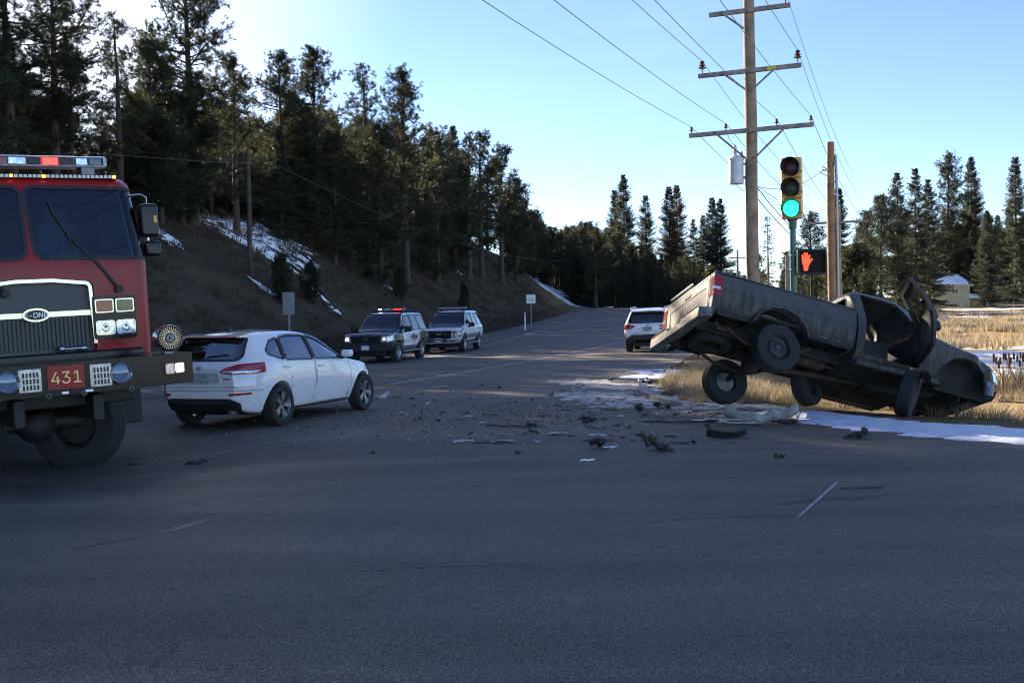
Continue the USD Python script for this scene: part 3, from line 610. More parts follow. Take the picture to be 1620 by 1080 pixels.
# ---------------------------------------------------------------- vehicle kit
RUBBER = M('tyre_rubber', (.011, .011, .012), .85, var=.3, scale=9, bump=.003, bscale=50)
BLACKPL = M('black_plastic', (.009, .009, .010), .6, var=.25, scale=8)
GLOSSBLK = M('gloss_black', (.006, .006, .007), .2, spec=.35)
CHROME = M('chrome', (.52, .51, .50), .14, 1.0)
ALLOY = M('alloy_rim', (.42, .43, .45), .3, .9, var=.15, scale=10)
DARKRIM = M('dark_machined_rim', (.05, .05, .055), .35, .5)
STEEL = M('grey_steel', (.20, .21, .22), .45, .7, var=.25, scale=6)
INTER = M('dark_interior', (.02, .02, .022), .8)
GLASS = pane('car_glass', (.30, .36, .36), 1.95)
DGLASS = pane('dark_car_glass', (.07, .09, .10), 1.8)
CLEARLENS = M('headlamp_lens', (.62, .66, .70), .12, .55, var=.35, scale=25, coat=1)
REDLENS = M('red_lens', (.22, .008, .010), .18, var=.4, scale=30, coat=.6)
AMBER = M('amber_lens', (.55, .20, .02), .2, coat=.5)
PLATE_W = M('plate_white', (.55, .56, .58), .5)
INKBLK = M('ink_black', (.015, .015, .018), .6)
INKWHT = M('ink_white', (.75, .76, .78), .55)
GOLDINK = M('gold_lettering', (.72, .50, .16), .4, .3)
LAMP_WARM = M('lit_headlamp', (.9, .8, .6), .3, emit=(1.0, .58, .24), es=1.6)
LAMP_WHITE = M('lit_white_lamp', (.9, .9, .85), .3, emit=(1.0, .93, .75), es=34)
LAMP_RED = M('lit_red_lamp', (.8, .02, .02), .3, emit=(1.0, .012, .012), es=1.0)
LAMP_REDHOT = M('lit_red_lamp_core', (.8, .1, .05), .3, emit=(1.0, .02, .012), es=1.3)
LAMP_AMBER = M('lit_amber_lamp', (.9, .4, .05), .3, emit=(1.0, .30, .03), es=1.8)

class Shape:
    """Closed body lofted through cross sections along x. Each profile is a list of (x, value)."""
    def __init__(s, x0, x1, n=64, cap0=.0, cap1=.0, **prof):
        s.x0, s.x1, s.n, s.cache = x0, x1, n, {}
        s.f = {k: (PchipInterpolator(*np.array(v, float).T) if len(v) > 2 else (lambda x, v=np.array(v, float): np.interp(x, v[:, 0], v[:, 1]))) for k, v in prof.items()}
        s.ends = [v for v in prof.values()]
    def at(s, k, x):
        v = s.f[k]; return v(x)
    def solid(s, d=0.0):
        d = round(d, 4)
        if d in s.cache: return s.cache[d]
        e = .5 - .5 * np.cos(np.linspace(0, math.pi, s.n)); xs = (s.x0 + d) + (s.x1 - s.x0 - 2 * d) * (.35 * np.linspace(0, 1, s.n) + .65 * e)
        xe = np.clip(xs, s.x0, s.x1); g = {k: s.at(k, xe) for k in s.f}; rings = []
        for i, x in enumerate(xs):
            zb, zs, zt, wb, wm, ws, wt, cr = (g[k][i] for k in ('zb', 'zs', 'zt', 'wb', 'wm', 'ws', 'wt', 'cr'))
            h = max(zt - zs, .02)
            K = np.array([(0, zb + d), (wb - .10, zb + d), (wb - d, zb + .07), (wm - d, zb + .5 * (zs - zb)), (ws + .004 - d, zs - .06), (ws - .008 - d, zs + .015 - d * .2), (wt + (ws - wt) * .22 - d, zs + .72 * h - d * .6), (wt - .03 - d, zs + .97 * h - d), (wt - .22, zs + h + cr * .35 - d), (0, zs + h + cr - d)])
            for _ in range(2):
                q = K[:-1] * .75 + K[1:] * .25; r = K[:-1] * .25 + K[1:] * .75; K = np.vstack([K[:1], np.stack([q, r], 1).reshape(-1, 2), K[-1:]])
            ring = np.vstack([K, (K * [-1, 1])[-2:0:-1]]); rings.append(np.column_stack([np.full(len(ring), x), ring]))
        m = len(rings[0]); V = np.vstack(rings); F = []
        for i in range(s.n - 1):
            a = i * m + np.arange(m); b = i * m + (np.arange(m) + 1) % m; F += [np.column_stack([a, b, b + m]), np.column_stack([a, b + m, a + m])]
        c0, c1 = len(V), len(V) + 1; V = np.vstack([V, rings[0].mean(0), rings[-1].mean(0)]); k = np.arange(m); kk = (k + 1) % m; e = (s.n - 1) * m
        F += [np.column_stack([np.full(m, c0), kk, k]), np.column_stack([np.full(m, c1), e + k, e + kk])]; F = np.vstack(F)
        t = trimesh.Trimesh(V, F, process=False)
        if t.volume < 0: F = F[:, ::-1]
        man = Manifold(m3.Mesh(V.astype(np.float32), F.astype(np.uint32)))
        if man.is_empty() or man.volume() <= 0: raise ValueError('bad loft')
        s.cache[d] = man; return man
    def patch(s, pr, out=.003, inn=.012):
        """Skin of the body inside a prism, standing 'out' proud of it."""
        return (s.solid(-out) - s.solid(inn)) ^ pr

def side(poly, s, w=1.4):
    """Prism over one side (s = 1 left, -1 right); poly in (x, z)."""
    return prism(poly, 'y', .30, w) if s > 0 else prism(poly, 'y', -w, -.30)
def front(poly, a, b): return prism(poly, 'x', a, b)
def ell(cx, cy, rx, ry, n=28): 
    a = np.arange(n) / n * 2 * math.pi; return Polygon(np.column_stack([cx + rx * np.cos(a), cy + ry * np.sin(a)]))
def tyre_mesh(R, W, rim):
    w = W / 2
    t = lathe([(rim, -w * .80), (rim + .02, -w * .95), (R * .86, -w), (R * .955, -w * .93), (R * .992, -w * .72), (R, -w * .62), (R, -w * .30), (R - .010, -w * .29), (R - .010, -w * .21), (R, -w * .2), (R, w * .2), (R - .010, w * .21), (R - .010, w * .29), (R, w * .30), (R, w * .62), (R * .992, w * .72), (R * .955, w * .93), (R * .86, w), (rim + .02, w * .95), (rim, w * .80), (rim - .015, 0), (rim, -w * .8)], 40)
    return t
def rim_mesh(r, W, kind, s):
    """Rim disc facing s * y; kind: number of spokes, or 'steel'."""
    w = W / 2 * s; parts = []
    parts.append(lathe([(r * .995, -w * .75), (r * .90, -w * .6), (r * .88, w * .3), (r * .93, w * .72), (r * 1.0, w * .86), (r * 1.01, w * .72), (r * .995, -w * .75)], 36))
    if kind == 'steel':
        parts.append(lathe([(0.001, w * .62), (r * .20, w * .60), (r * .24, w * .42), (r * .42, w * .32), (r * .52, w * .46), (r * .66, w * .42), (r * .74, w * .18), (r * .90, w * .30), (r * .90, w * .2), (r * .7, w * .08), (0.001, w * .2)], 36))
    else:
        parts.append(lathe([(0.001, w * .62), (r * .16, w * .60), (r * .20, w * .45), (r * .2, w * .2), (0.001, w * .2)], 24))
        for k in range(kind):
            a = k / kind * 2 * math.pi
            for da in ((-.10, .10) if kind == 5 else (0,)):
                c, sn = math.cos(a), math.sin(a); c2, s2 = math.cos(a + da * 1.7), math.sin(a + da * 1.7)
                q = Manifold.batch_hull([Manifold.cube([.03, .035, .03], True).translate([c * r * .16, w * .48, sn * r * .16]), Manifold.cube([.03, .03, .03], True).translate([c2 * r * .90, w * .66, s2 * r * .90])]); parts.append(tm(q))
    return cat_(parts)
def wheel(parent, c, R, W, rim, kind, s, rmat=ALLOY, steer=0.0, Rm=None, label=None, name='wheel', back=True):
    """A wheel centred at c with its face towards s * y."""
    Q = (Rm if Rm is not None else np.eye(3)) @ RZ(steer)
    w = obj(name, moved(tyre_mesh(R, W, rim), Q, c), RUBBER, parent, smooth=40, label=label)
    obj('rim', moved(rim_mesh(rim, W, kind, s), Q, c), rmat, w, smooth=35)
    disc = lathe([(.001, -.02 * s), (rim * .8, -.02 * s), (rim * .8, .0), (.001, 0.0)], 28)
    obj('brake_disc', moved(disc, Q, c), STEEL if back else BLACKPL, w, smooth=30)
    return w
def pose(x, y, z, yaw, pitch=0, roll=0): return mat4(rot(yaw, pitch, roll), (x, y, z))
def on_road(x, y, yaw, wb):
    """Pose of a vehicle standing on the road, x y under the rear axle."""
    f = np.array([math.cos(yaw), math.sin(yaw)]); l = np.array([-f[1], f[0]]); z0 = G(x, y); z1 = G(*(np.array([x, y]) + f * wb)); zl = G(*(np.array([x, y]) + l * .8)); zr = G(*(np.array([x, y]) - l * .8))
    return pose(x, y, (zl + zr) / 2, yaw, -math.atan2(z1 - z0, wb), math.atan2(zl - zr, 1.6))
def seats(parent, rows, zf, w=.36, h=.56):
    for x in rows:
        for y in (-.38, .38):
            b = rbox(x - .48, x, y - .24, y + .24, zf, zf + .16, .05) + moved_m(rbox(-.07, .07, y - .24, y + .24, 0, h, .05), RY(-.22), (x - .5, 0, zf + .08)) + moved_m(rbox(-.05, .05, y - .13, y + .13, 0, .2, .04), RY(-.22), (x - .64, 0, zf + h + .1))
            obj('seat', b, INTER, parent, smooth=40)
def moved_m(man, R=None, t=(0, 0, 0)):
    m = mat4(R, t); return man.transform(m[:3, :4])
def steering(parent, x, y, z):
    t = moved(lathe([(.165, 0), (.18, .013), (.195, 0), (.18, -.013), (.165, 0)], 24), RZ(math.pi / 2) @ RX(.5), (x, y, z)); obj('steering_wheel', t, INTER, parent, smooth=40)
def letters(parent, s_, h, o, right, up, mat, name='lettering', depth=.004, bold=False): return obj(name, text_on(s_, h, o, right, up, depth, bold), mat, parent, smooth=False)
def plate(parent, x, y, z, nx, tilt=0.0, mat=None, txt='', tm_=None, w=.305, h=.155):
    """Licence plate on a front (nx = 1) or rear (nx = -1) face."""
    b = obj('licence_plate', rbox(min(x, x + .012 * nx), max(x, x + .012 * nx), y - w / 2, y + w / 2, z - h / 2, z + h / 2, .004), mat or PLATE_W, parent)
    if txt: letters(b, txt, .07, (x + .013 * nx, y, z - .01), (0, nx, 0), (0, 0, 1), tm_ or INKBLK)
    return b
# ---------------------------------------------------------------- fire engine
RED = M('fire_red_paint', (.23, .008, .009), .34, coat=.12, spec=.35, dirt=((.10, .045, .035), .35, 2.5), var=.06, scale=2)
def fire_engine():
    ps = math.radians(35); X = np.array([math.sin(ps), -math.cos(ps), 0]); Y = np.array([math.cos(ps), math.sin(ps), .042]); Y /= np.linalg.norm(Y); Z = np.cross(X, Y)
    T = thing('fire_engine', 'red fire engine facing the camera with lit red beacon, number 431 on its bumper', 'fire engine', mat4(np.column_stack([X, Y, Z]), (-5.42, 13.0, -.2)))
    C, HW = .06, 1.36                                    # centre line and half width of the cab
    # cab lofted upwards: rows of (z, front x, half width)
    rows = [(1.18, .0, 1.34), (1.5, .0, HW), (2.0, .0, HW), (2.42, -.0, HW), (2.52, -.015, HW), (2.60, -.035, HW), (3.36, -.31, 1.325), (3.45, -.35, 1.31), (3.52, -.42, 1.26), (3.565, -.55, 1.12)]
    def cab(d):
        V = []; n = 13
        for k, (z, xf, hw) in enumerate(rows):
            z = z + d if k == 0 else (z - d if k == len(rows) - 1 else z); hw -= d; xf -= d; R = .24 - d * .5; back = -2.2 + d
            a = np.linspace(0, math.pi / 2, n); arc = lambda cx, cy, a0: [(cx + R * math.cos(t + a0), cy + R * math.sin(t + a0)) for t in a]
            bow = .05; pl = [(xf - R + R * math.sin(t), -hw + R - R * math.cos(t)) for t in a]
            pl += [(xf + bow * (1 - (y / (hw - R)) ** 2), y) for y in np.linspace(-hw + R, hw - R, 13)[1:-1]]
            pl += [(xf - R + R * math.cos(t), hw - R + R * math.sin(t)) for t in a] + [(back, hw), (back, -hw)]
            V.append([(x, y + C, z) for x, y in pl])
        m = len(V[0]); V = np.array(V).reshape(-1, 3); F = []
        for i in range(len(rows) - 1):
            for k in range(m):
                a, b = i * m + k, i * m + (k + 1) % m; F += [(a, b, b + m), (a, b + m, a + m)]
        e = (len(rows) - 1) * m; V = np.vstack([V, V[:m].mean(0), V[e:].mean(0)]); q = len(V) - 2
        for k in range(m): F += [(q, (k + 1) % m, k), (q + 1, e + k, e + (k + 1) % m)]
        F = np.array(F); t = trimesh.Trimesh(V, F, process=False)
        if t.volume < 0: F = F[:, ::-1]
        return Manifold(m3.Mesh(V.astype(np.float32), F.astype(np.uint32)))
    S = {d: cab(d) for d in (-.012, -.004, 0, .006, .014, .03, .07)}
    body = S[0] - (S[.07] ^ box(-2.1, .2, -2, 2, 2.2, 3.45))
    wins = [rpoly([(C - 1.22, 2.555), (C - .05, 2.555), (C - .02, 3.40), (C - 1.17, 3.39)], .1), rpoly([(C + .05, 2.555), (C + 1.60, 2.535), (C + 1.6, 3.385), (C + .02, 3.40)], .1)]
    wins[0] = rpoly([(C - 1.60, 2.535), (C - .05, 2.555), (C - .02, 3.40), (C - 1.6, 3.385)], .1)
    prs = [front(w, -.50, .2) for w in wins]; side_w = [prism(rpoly([(-1.75, 2.5), (-.72, 2.5), (-.80, 3.35), (-1.75, 3.35)], .08), 'y', -2 + 0, 2)]
    door_cut = []
    for p in prs + side_w: body = body - p
    seams = [prism(Polygon([(-.62, 1.22), (-1.85, 1.22), (-1.85, 3.42), (-.70, 3.42), (-.60, 2.5)]).buffer(.006) - Polygon([(-.62, 1.22), (-1.85, 1.22), (-1.85, 3.42), (-.70, 3.42), (-.60, 2.5)]).buffer(-.006), 'y', -2, 2) - S[.014]]
    for p in seams: body = body - p
    body = body - (front(rpoly([(-.86 + C, 1.45), (.66 + C, 1.45), (.66 + C, 2.27), (-.66 + C, 2.27)], .05), -.06, .2))
    obj('cab_body', body, RED, T, smooth=35)
    for p, w in zip(prs, wins):
        g = obj('windshield', (S[.006] - S[.014]) ^ p, pane('engine_glass', (.55, .62, .66), 1.62), T, smooth=30)
        obj('seal', (S[-.004] - S[.03]) ^ front(w.buffer(.025) - w.buffer(-.018), -.5, .2), BLACKPL, g, smooth=30)
    for w_ in (box(-9, 9, -9, 0, -9, 9), box(-9, 9, 0, 9, -9, 9)): obj('side_window', (S[.006] - S[.014]) ^ side_w[0] ^ w_, GLASS, T, smooth=30)
    # inside
    obj('dashboard', rbox(-.75, -.12, C - 1.15, C + 1.15, 2.25, 2.52, .06) + rbox(-.55, -.2, C - .3, C + .25, 2.45, 2.62, .04), INTER, T)
    steering(T, -.72, C + .62, 2.62)
    for y in (-.62, .62):
        obj('seat', rbox(-1.35, -.85, C + y - .27, C + y + .27, 2.0, 2.35, .06) + rbox(-1.42, -1.25, C + y - .27, C + y + .27, 2.25, 3.05, .06) + rbox(-1.4, -1.28, C + y - .15, C + y + .15, 3.02, 3.25, .05), M('grey_seat', (.16, .17, .19), .85), T, smooth=40)
    obj('visor_board', rbox(-1.05, -.45, C - 1.1, C + 1.1, 3.24, 3.29, .02), INTER, T)
    # grille: perforated dark plate in a chrome surround
    n = {'tc': ('texture_coordinate', {}), 'm': ('mapping', {'scale': (1, 1, 1)}), 'v': ('voronoi_texture', {'scale': 42.0, 'randomness': .0}), 'r': ('rgb_ramp', {'ramp': [(.28, (.004, .004, .005)), (.42, (.05, .055, .06))]}), 'p': ('principled_bsdf', {'roughness': .35, 'metallic': .6})}
    PERF = usdkit.material(stage, '/World/Looks/perforated_plate', n, [('tc.object', 'v.vector'), ('v.distance', 'r.fac'), ('r.color', 'p.base_color')], surface='p.BSDF')
    gp_ = rpoly([(-.62 + C, 1.47), (.63 + C, 1.47), (.60 + C, 2.24), (.2 + C, 2.285), (-.2 + C, 2.285), (-.6 + C, 2.24)], .04)
    gr = obj('grille', front(gp_, -.055, -.035), PERF, T)
    for k in range(26):
        yy = -.58 + C + k * .047; obj('grille_bar', box(-.034, -.016, yy, yy + .006, 1.5, 1.86), BLACKPL, gr) if k % 1 == 0 else None
    ring = gp_.buffer(.036, join_style=1) - gp_.buffer(-.004)
    sur = obj('grille_surround', front(ring.intersection(shapely.box(-2, 1.55, 2, 3)), -.05, .055), CHROME, T)
    obj('centre_bar', front(shapely.box(-.62 + C, 1.885, .63 + C, 1.945), -.036, .04) - front(ell(C, 1.915, .14, .07), -.1, .1), CHROME, sur)
    obj('badge_ring', front(ell(C + .0, 1.915, .15, .078) - ell(C, 1.915, .125, .055), -.03, .058), CHROME, sur)
    obj('badge', front(ell(C, 1.915, .13, .06), -.03, .046), GLOSSBLK, sur)
    letters(sur, 'E-ONE', .055, (.047, C, 1.915), (0, 1, 0), (0, 0, 1), INKWHT, bold=True)
    # lamp boxes
    for s in (1, -1):
        yc = C + s * .875
        b = obj('lamp_housing', front(rpoly([(yc - .25, 1.59), (yc + .25, 1.59), (yc + .25, 2.10), (yc - .25, 2.10)], .03), -.05, .06), GLOSSBLK, T)
        for q in (-1, 1):
            yl = yc + q * .118
            o, i_ = rpoly([(yl - .108, 1.90), (yl + .108, 1.90), (yl + .108, 2.06), (yl - .108, 2.06)], .02), rpoly([(yl - .094, 1.914), (yl + .094, 1.914), (yl + .094, 2.046), (yl - .094, 2.046)], .015)
            obj('lamp_bezel', front(o - i_, .055, .082), CHROME, b); obj('warning_lamp', front(i_, .055, .074), REDLENS if q * s < 0 else M('smoked_amber_lens', (.10, .075, .02), .2, coat=.5), b)
            o, i_ = rpoly([(yl - .112, 1.64), (yl + .112, 1.64), (yl + .112, 1.81), (yl - .112, 1.81)], .03), rpoly([(yl - .10, 1.652), (yl + .10, 1.652), (yl + .10, 1.798), (yl - .10, 1.798)], .03)
            obj('headlamp', front(i_, .055, .078) , CLEARLENS, b); obj('headlamp_bezel', front(o - i_, .055, .085), CHROME, b)
            obj('reflector', lathe([(.001, .080), (.035, .086), (.045, .082), (.045, .07), (.001, .07)], 20, 'x').apply_transform(mat4(None, (0, yl, 1.725))), CHROME, b, smooth=40)
    # skirt under the grille and bumper
    obj('valance', rbox(-.3, .06, C - 1.2, C + 1.2, 1.12, 1.47, .03), GLOSSBLK, T)
    h = obj('tow_handle', cat_([tm(cyl((.10, .32, 1.51), (.10, .54, 1.505), .018)), tm(Manifold.sphere(.042, 16).translate([.09, .31, 1.51])), tm(Manifold.sphere(.042, 16).translate([.09, .55, 1.505])), tm(box(.02, .1, .30, .33, 1.49, 1.53)), tm(box(.02, .1, .53, .56, 1.49, 1.53))]), CHROME, T, smooth=40)
    BL = 1.45
    bump = Manifold.batch_hull([box(.0, 1.2, C - 1.02, C + .98, 1.06, 1.40), box(.0, .98, C - BL, C + BL, 1.06, 1.40)])
    deck = obj('bumper', bump - box(.05, 1.1, C - 1.0, C + .92, 1.3, 1.5), GLOSSBLK, T)
    obj('bumper_deck', box(.06, 1.09, C - .99, C + .91, 1.24, 1.34), M('tread_plate', (.16, .17, .18), .4, .8, bump=.01, bscale=70), deck)
    obj('number_plate', rbox(1.2, 1.215, C - .19, C + .19, 1.12, 1.375, .006), RED, deck)
    letters(deck, '431', .125, (1.217, C + .0, 1.245), (0, 1, 0), (0, 0, 1), GOLDINK, 'number', .004)
    for y, w in ((-.36, .115), (.36, .115)):
        v = obj('vent_panel', rbox(1.2, 1.218, C + y - w, C + y + w, 1.115, 1.36, .006), M('brushed_plate', (.50, .47, .42), .38, .9, var=.2, scale=14), deck)
        for r_ in range(3):
            for c_ in range(5): obj('slot', rbox(1.217, 1.2215, C + y - .075 + c_ * .035, C + y - .055 + c_ * .035, 1.14 + r_ * .065, 1.19 + r_ * .065, .001), INKBLK, v)
        for a in (-1, 1):
            for b_ in (-1, 1): obj('bolt', cyl((1.217, C + y + a * (w - .012), 1.238 + b_ * .11), (1.224, C + y + a * (w - .012), 1.238 + b_ * .11), .006, n=6), STEEL, v)
    for y in (-.575, .575):
        l = obj('round_lamp', lathe([(.001, 1.16), (.085, 1.18), (.10, 1.225), (.112, 1.235), (.12, 1.225), (.12, 1.19)], 32, 'x').apply_transform(mat4(None, (0, C + y, 1.24))), CHROME, deck, smooth=40)
        obj('lens', lathe([(.001, 1.215), (.06, 1.212), (.1, 1.2)], 28, 'x').apply_transform(mat4(None, (0, C + y, 1.24))), M('blue_grey_lens', (.10, .14, .20), .08, .3, coat=1), l, smooth=40)
    # angled end wing with two lamps, seen in front of the hatchback
    for s in (1, -1):
        p0, p1 = np.array([1.2, C + s * 1.0 - (.02 if s > 0 else -.02), 1.24]), np.array([.98, C + s * BL, 1.24]); t = (p1 - p0) / np.linalg.norm(p1 - p0); nrm = np.array([t[1], -t[0], 0]) * s
        for q, mat in ((.16, CLEARLENS), (.30, LAMP_WHITE if s > 0 else CLEARLENS)):
            c = p0 + t * q + nrm * .0; R = np.column_stack([nrm, t * s, [0, 0, 1]])
            o = rpoly([(-.062, -.05), (.062, -.05), (.062, .05), (-.062, .05)], .015); l = obj('wing_lamp', moved(front(o, -.01, .02), R, c), mat, deck); obj('bezel', moved(front(o.buffer(.008) - o.buffer(-.002), -.01, .024), R, c), CHROME, l)
        for k in range(2): obj('tow_eye', lathe([(.022, -.01), (.03, 0), (.022, .01), (.014, 0), (.022, -.01)], 16, 'x').apply_transform(mat4(None, (1.2, C + s * (.18 + .5 * k), 1.06))), STEEL, deck)
    obj('reflective_tab', box(1.2, 1.206, C - .05, C + .02, 1.07, 1.095), INKWHT, deck); obj('reflective_tab', box(1.2, 1.206, C + .19, C + .27, 1.07, 1.095), INKWHT, deck)
    # big round siren on the bumper end
    sy = 1.27; sz = 1.575
    si = obj('siren', lathe([(.001, .72), (.10, .72), (.125, .80), (.128, .98), (.142, 1.0), (.15, .985), (.15, .9), (.135, .75), (.11, .70), (.001, .70)], 36, 'x').apply_transform(mat4(None, (0, sy, sz))), CHROME, T, smooth=40)
    for k in range(30):
        a = k / 30 * 6.283; obj('siren_slat', moved(box(.965, .985, -.003, .003, .058, .128), RX(a), (0, sy, sz)), CHROME, si)
    for r_ in (.058, .083, .108): obj('siren_ring', lathe([(r_ - .004, .975), (r_, .995), (r_ + .004, .975)], 30, 'x').apply_transform(mat4(None, (0, sy, sz))), CHROME, si, smooth=40)
    obj('siren_core', lathe([(.001, .90), (.13, .90)], 30, 'x').apply_transform(mat4(None, (0, sy, sz))), M('siren_core', (.06, .055, .05), .5, .5), si)
    obj('siren_badge', lathe([(.001, 1.0), (.045, .998), (.05, .98)], 24, 'x').apply_transform(mat4(None, (0, sy, sz))), STEEL, si, smooth=30); letters(si, 'F', .05, (1.002, sy, sz), (0, 1, 0), (0, 0, 1), INKBLK, bold=True)
    obj('siren_foot', box(.80, .92, sy - .05, sy + .05, 1.39, 1.47), STEEL, si)
    # roof: light bar, amber strip
    lb = obj('light_bar', rbox(-.72, -.42, C - 1.12, C + 1.05, 3.655, 3.79, .03) - rbox(-.5, -.35, C - 1.06, C + 1.0, 3.68, 3.77, .004), M('light_bar_lens', (.30, .33, .36), .15, var=.3, scale=20, coat=1), T)
    obj('light_bar_foot', box(-.68, -.46, C - .95, C - .8, 3.56, 3.66) + box(-.68, -.46, C + .75, C + .9, 3.56, 3.66), STEEL, lb)
    segs = [(-1.05, -.88, CLEARLENS), (-.86, -.62, REDLENS), (-.60, -.40, CLEARLENS), (-.38, -.10, REDLENS), (-.08, .12, CLEARLENS), (.14, .29, GLOSSBLK), (.30, .48, LAMP_REDHOT), (.49, .66, GLOSSBLK), (.68, .82, CLEARLENS), (.84, .99, M('smoked_lens', (.05, .06, .07), .12, .3, var=.5, scale=30, coat=1))]
    for a, b, mm in segs: obj('light_module', rbox(-.46, -.432, C + a + .006, C + b - .006, 3.685, 3.765, .004), mm, lb)
    st = obj('warning_strip', rbox(-.44, -.325, C - 1.14, C + 1.13, 3.505, 3.56, .006), GLOSSBLK, T)
    for k in range(44):
        y = C - 1.11 + k * .0507; lit = k in (20, 27, 43); obj('led', box(-.326, -.314, y, y + .036, 3.516, 3.55), LAMP_AMBER if lit else M('frosted_led', (.62, .60, .52), .3), st)
    # mirrors and grab rails on the left side
    for s in (1, -1):
        y0 = C + s * 1.27
        mr = obj('mirror', rbox(-.50, -.28, min(y0 + s * .10, y0 + s * .32), max(y0 + s * .10, y0 + s * .32), 2.80, 3.21, .045, 10), GLOSSBLK, T, smooth=40)
        obj('mirror_arm', tube([(-.35, y0 - s * .05, 3.30), (-.33, y0 + s * .12, 3.32), (-.35, y0 + s * .19, 3.29), (-.37, y0 + s * .2, 3.18)], .015), CHROME, mr)
        obj('lower_mirror', rbox(-.48, -.28, min(y0 + s * .13, y0 + s * .33), max(y0 + s * .13, y0 + s * .33), 2.56, 2.755, .04, 10), GLOSSBLK, mr, smooth=40)
        obj('mirror_post', tube([(-.38, y0 + s * .2, 2.82), (-.38, y0 + s * .2, 2.72)], .014), CHROME, mr); obj('marker_lamp', rbox(-.285, -.272, y0 + s * .27 - .02, y0 + s * .27 + .02, 2.97, 3.06, .005), AMBER, mr)
        obj('grab_rail', tube([(-.42, y0 + s * .02, 2.5), (-.40, y0 + s * .09, 2.48), (-.40, y0 + s * .1, 2.1), (-.42, y0 + s * .02, 2.06)], .016), CHROME, T)
    # wiper
    for y0, y1 in ((.90, .44), (-.35, -.80)):
        w = obj('wiper', tube([(.03, C + y0 + .05, 2.18), (.03, C + y0 - .15, 2.45), (-.03, C + y0 - .38, 2.72), (-.11, C + y0 - .52, 2.93)], [.022, .02, .014, .012]), BLACKPL, T)
        obj('wiper_blade', tube([(-.02, C + y0 - .40, 2.62), (-.06, C + y0 - .47, 2.85), (-.15, C + y0 - .585, 3.08), (-.20, C + y0 - .62, 3.22)], .012), BLACKPL, w); obj('wiper_pivot', cyl((-.02, C + y0 + .05, 2.17), (.07, C + y0 + .05, 2.17), .045), BLACKPL, w)
    # chassis, wheels, rear body
    obj('frame', rbox(-7.2, .9, -.42, -.30, .72, 1.02, .02) + rbox(-7.2, .9, .40, .52, .72, 1.02, .02) + rbox(-.2, .6, -.9, .95, .88, 1.08, .03), BLACKPL, T)
    obj('front_axle', cyl((-1.3, -.85, .56), (-1.3, .95, .56), .09) + Manifold.sphere(.24, 20).translate([-1.3, .25, .56]), BLACKPL, T, smooth=40)
    for y, s in ((.76, 1), (-.66, -1)): wheel(T, (-1.3, C + y - .06, .52), .60, .34, .32, 'steel', s, BLACKPL, steer=math.radians(46), back=False)
    for y in (.9, -.8):
        for x in (-5.6,): wheel(T, (x, y, .52), .60, .5, .32, 'steel', 1 if y > 0 else -1, STEEL)
    for y in (1.14, -1.02): obj('mud_flap', rbox(-1.98, -1.93, y - .3 + .44 * (y > 0) - .28 * (y < 0), y + .3 + .34 * (y > 0) - .18 * (y < 0), .38, 1.1, .02), BLACKPL, T)
    rb = obj('rear_body', rbox(-7.6, -2.35, C - 1.27, C + 1.27, 1.0, 3.3, .05), RED, T)
    for s in (1, -1):
        for k in range(4): obj('roller_shutter', rbox(-7.4 + k * 1.25, -6.3 + k * 1.25, C + s * 1.275 - .01, C + s * 1.275 + .01, 1.25, 2.7, .008), ALLOY, rb)
    obj('wheel_well', rbox(-2.0, -.55, C - 1.2, C + 1.2, 1.0, 1.2, .05), BLACKPL, T)
fire_engine()
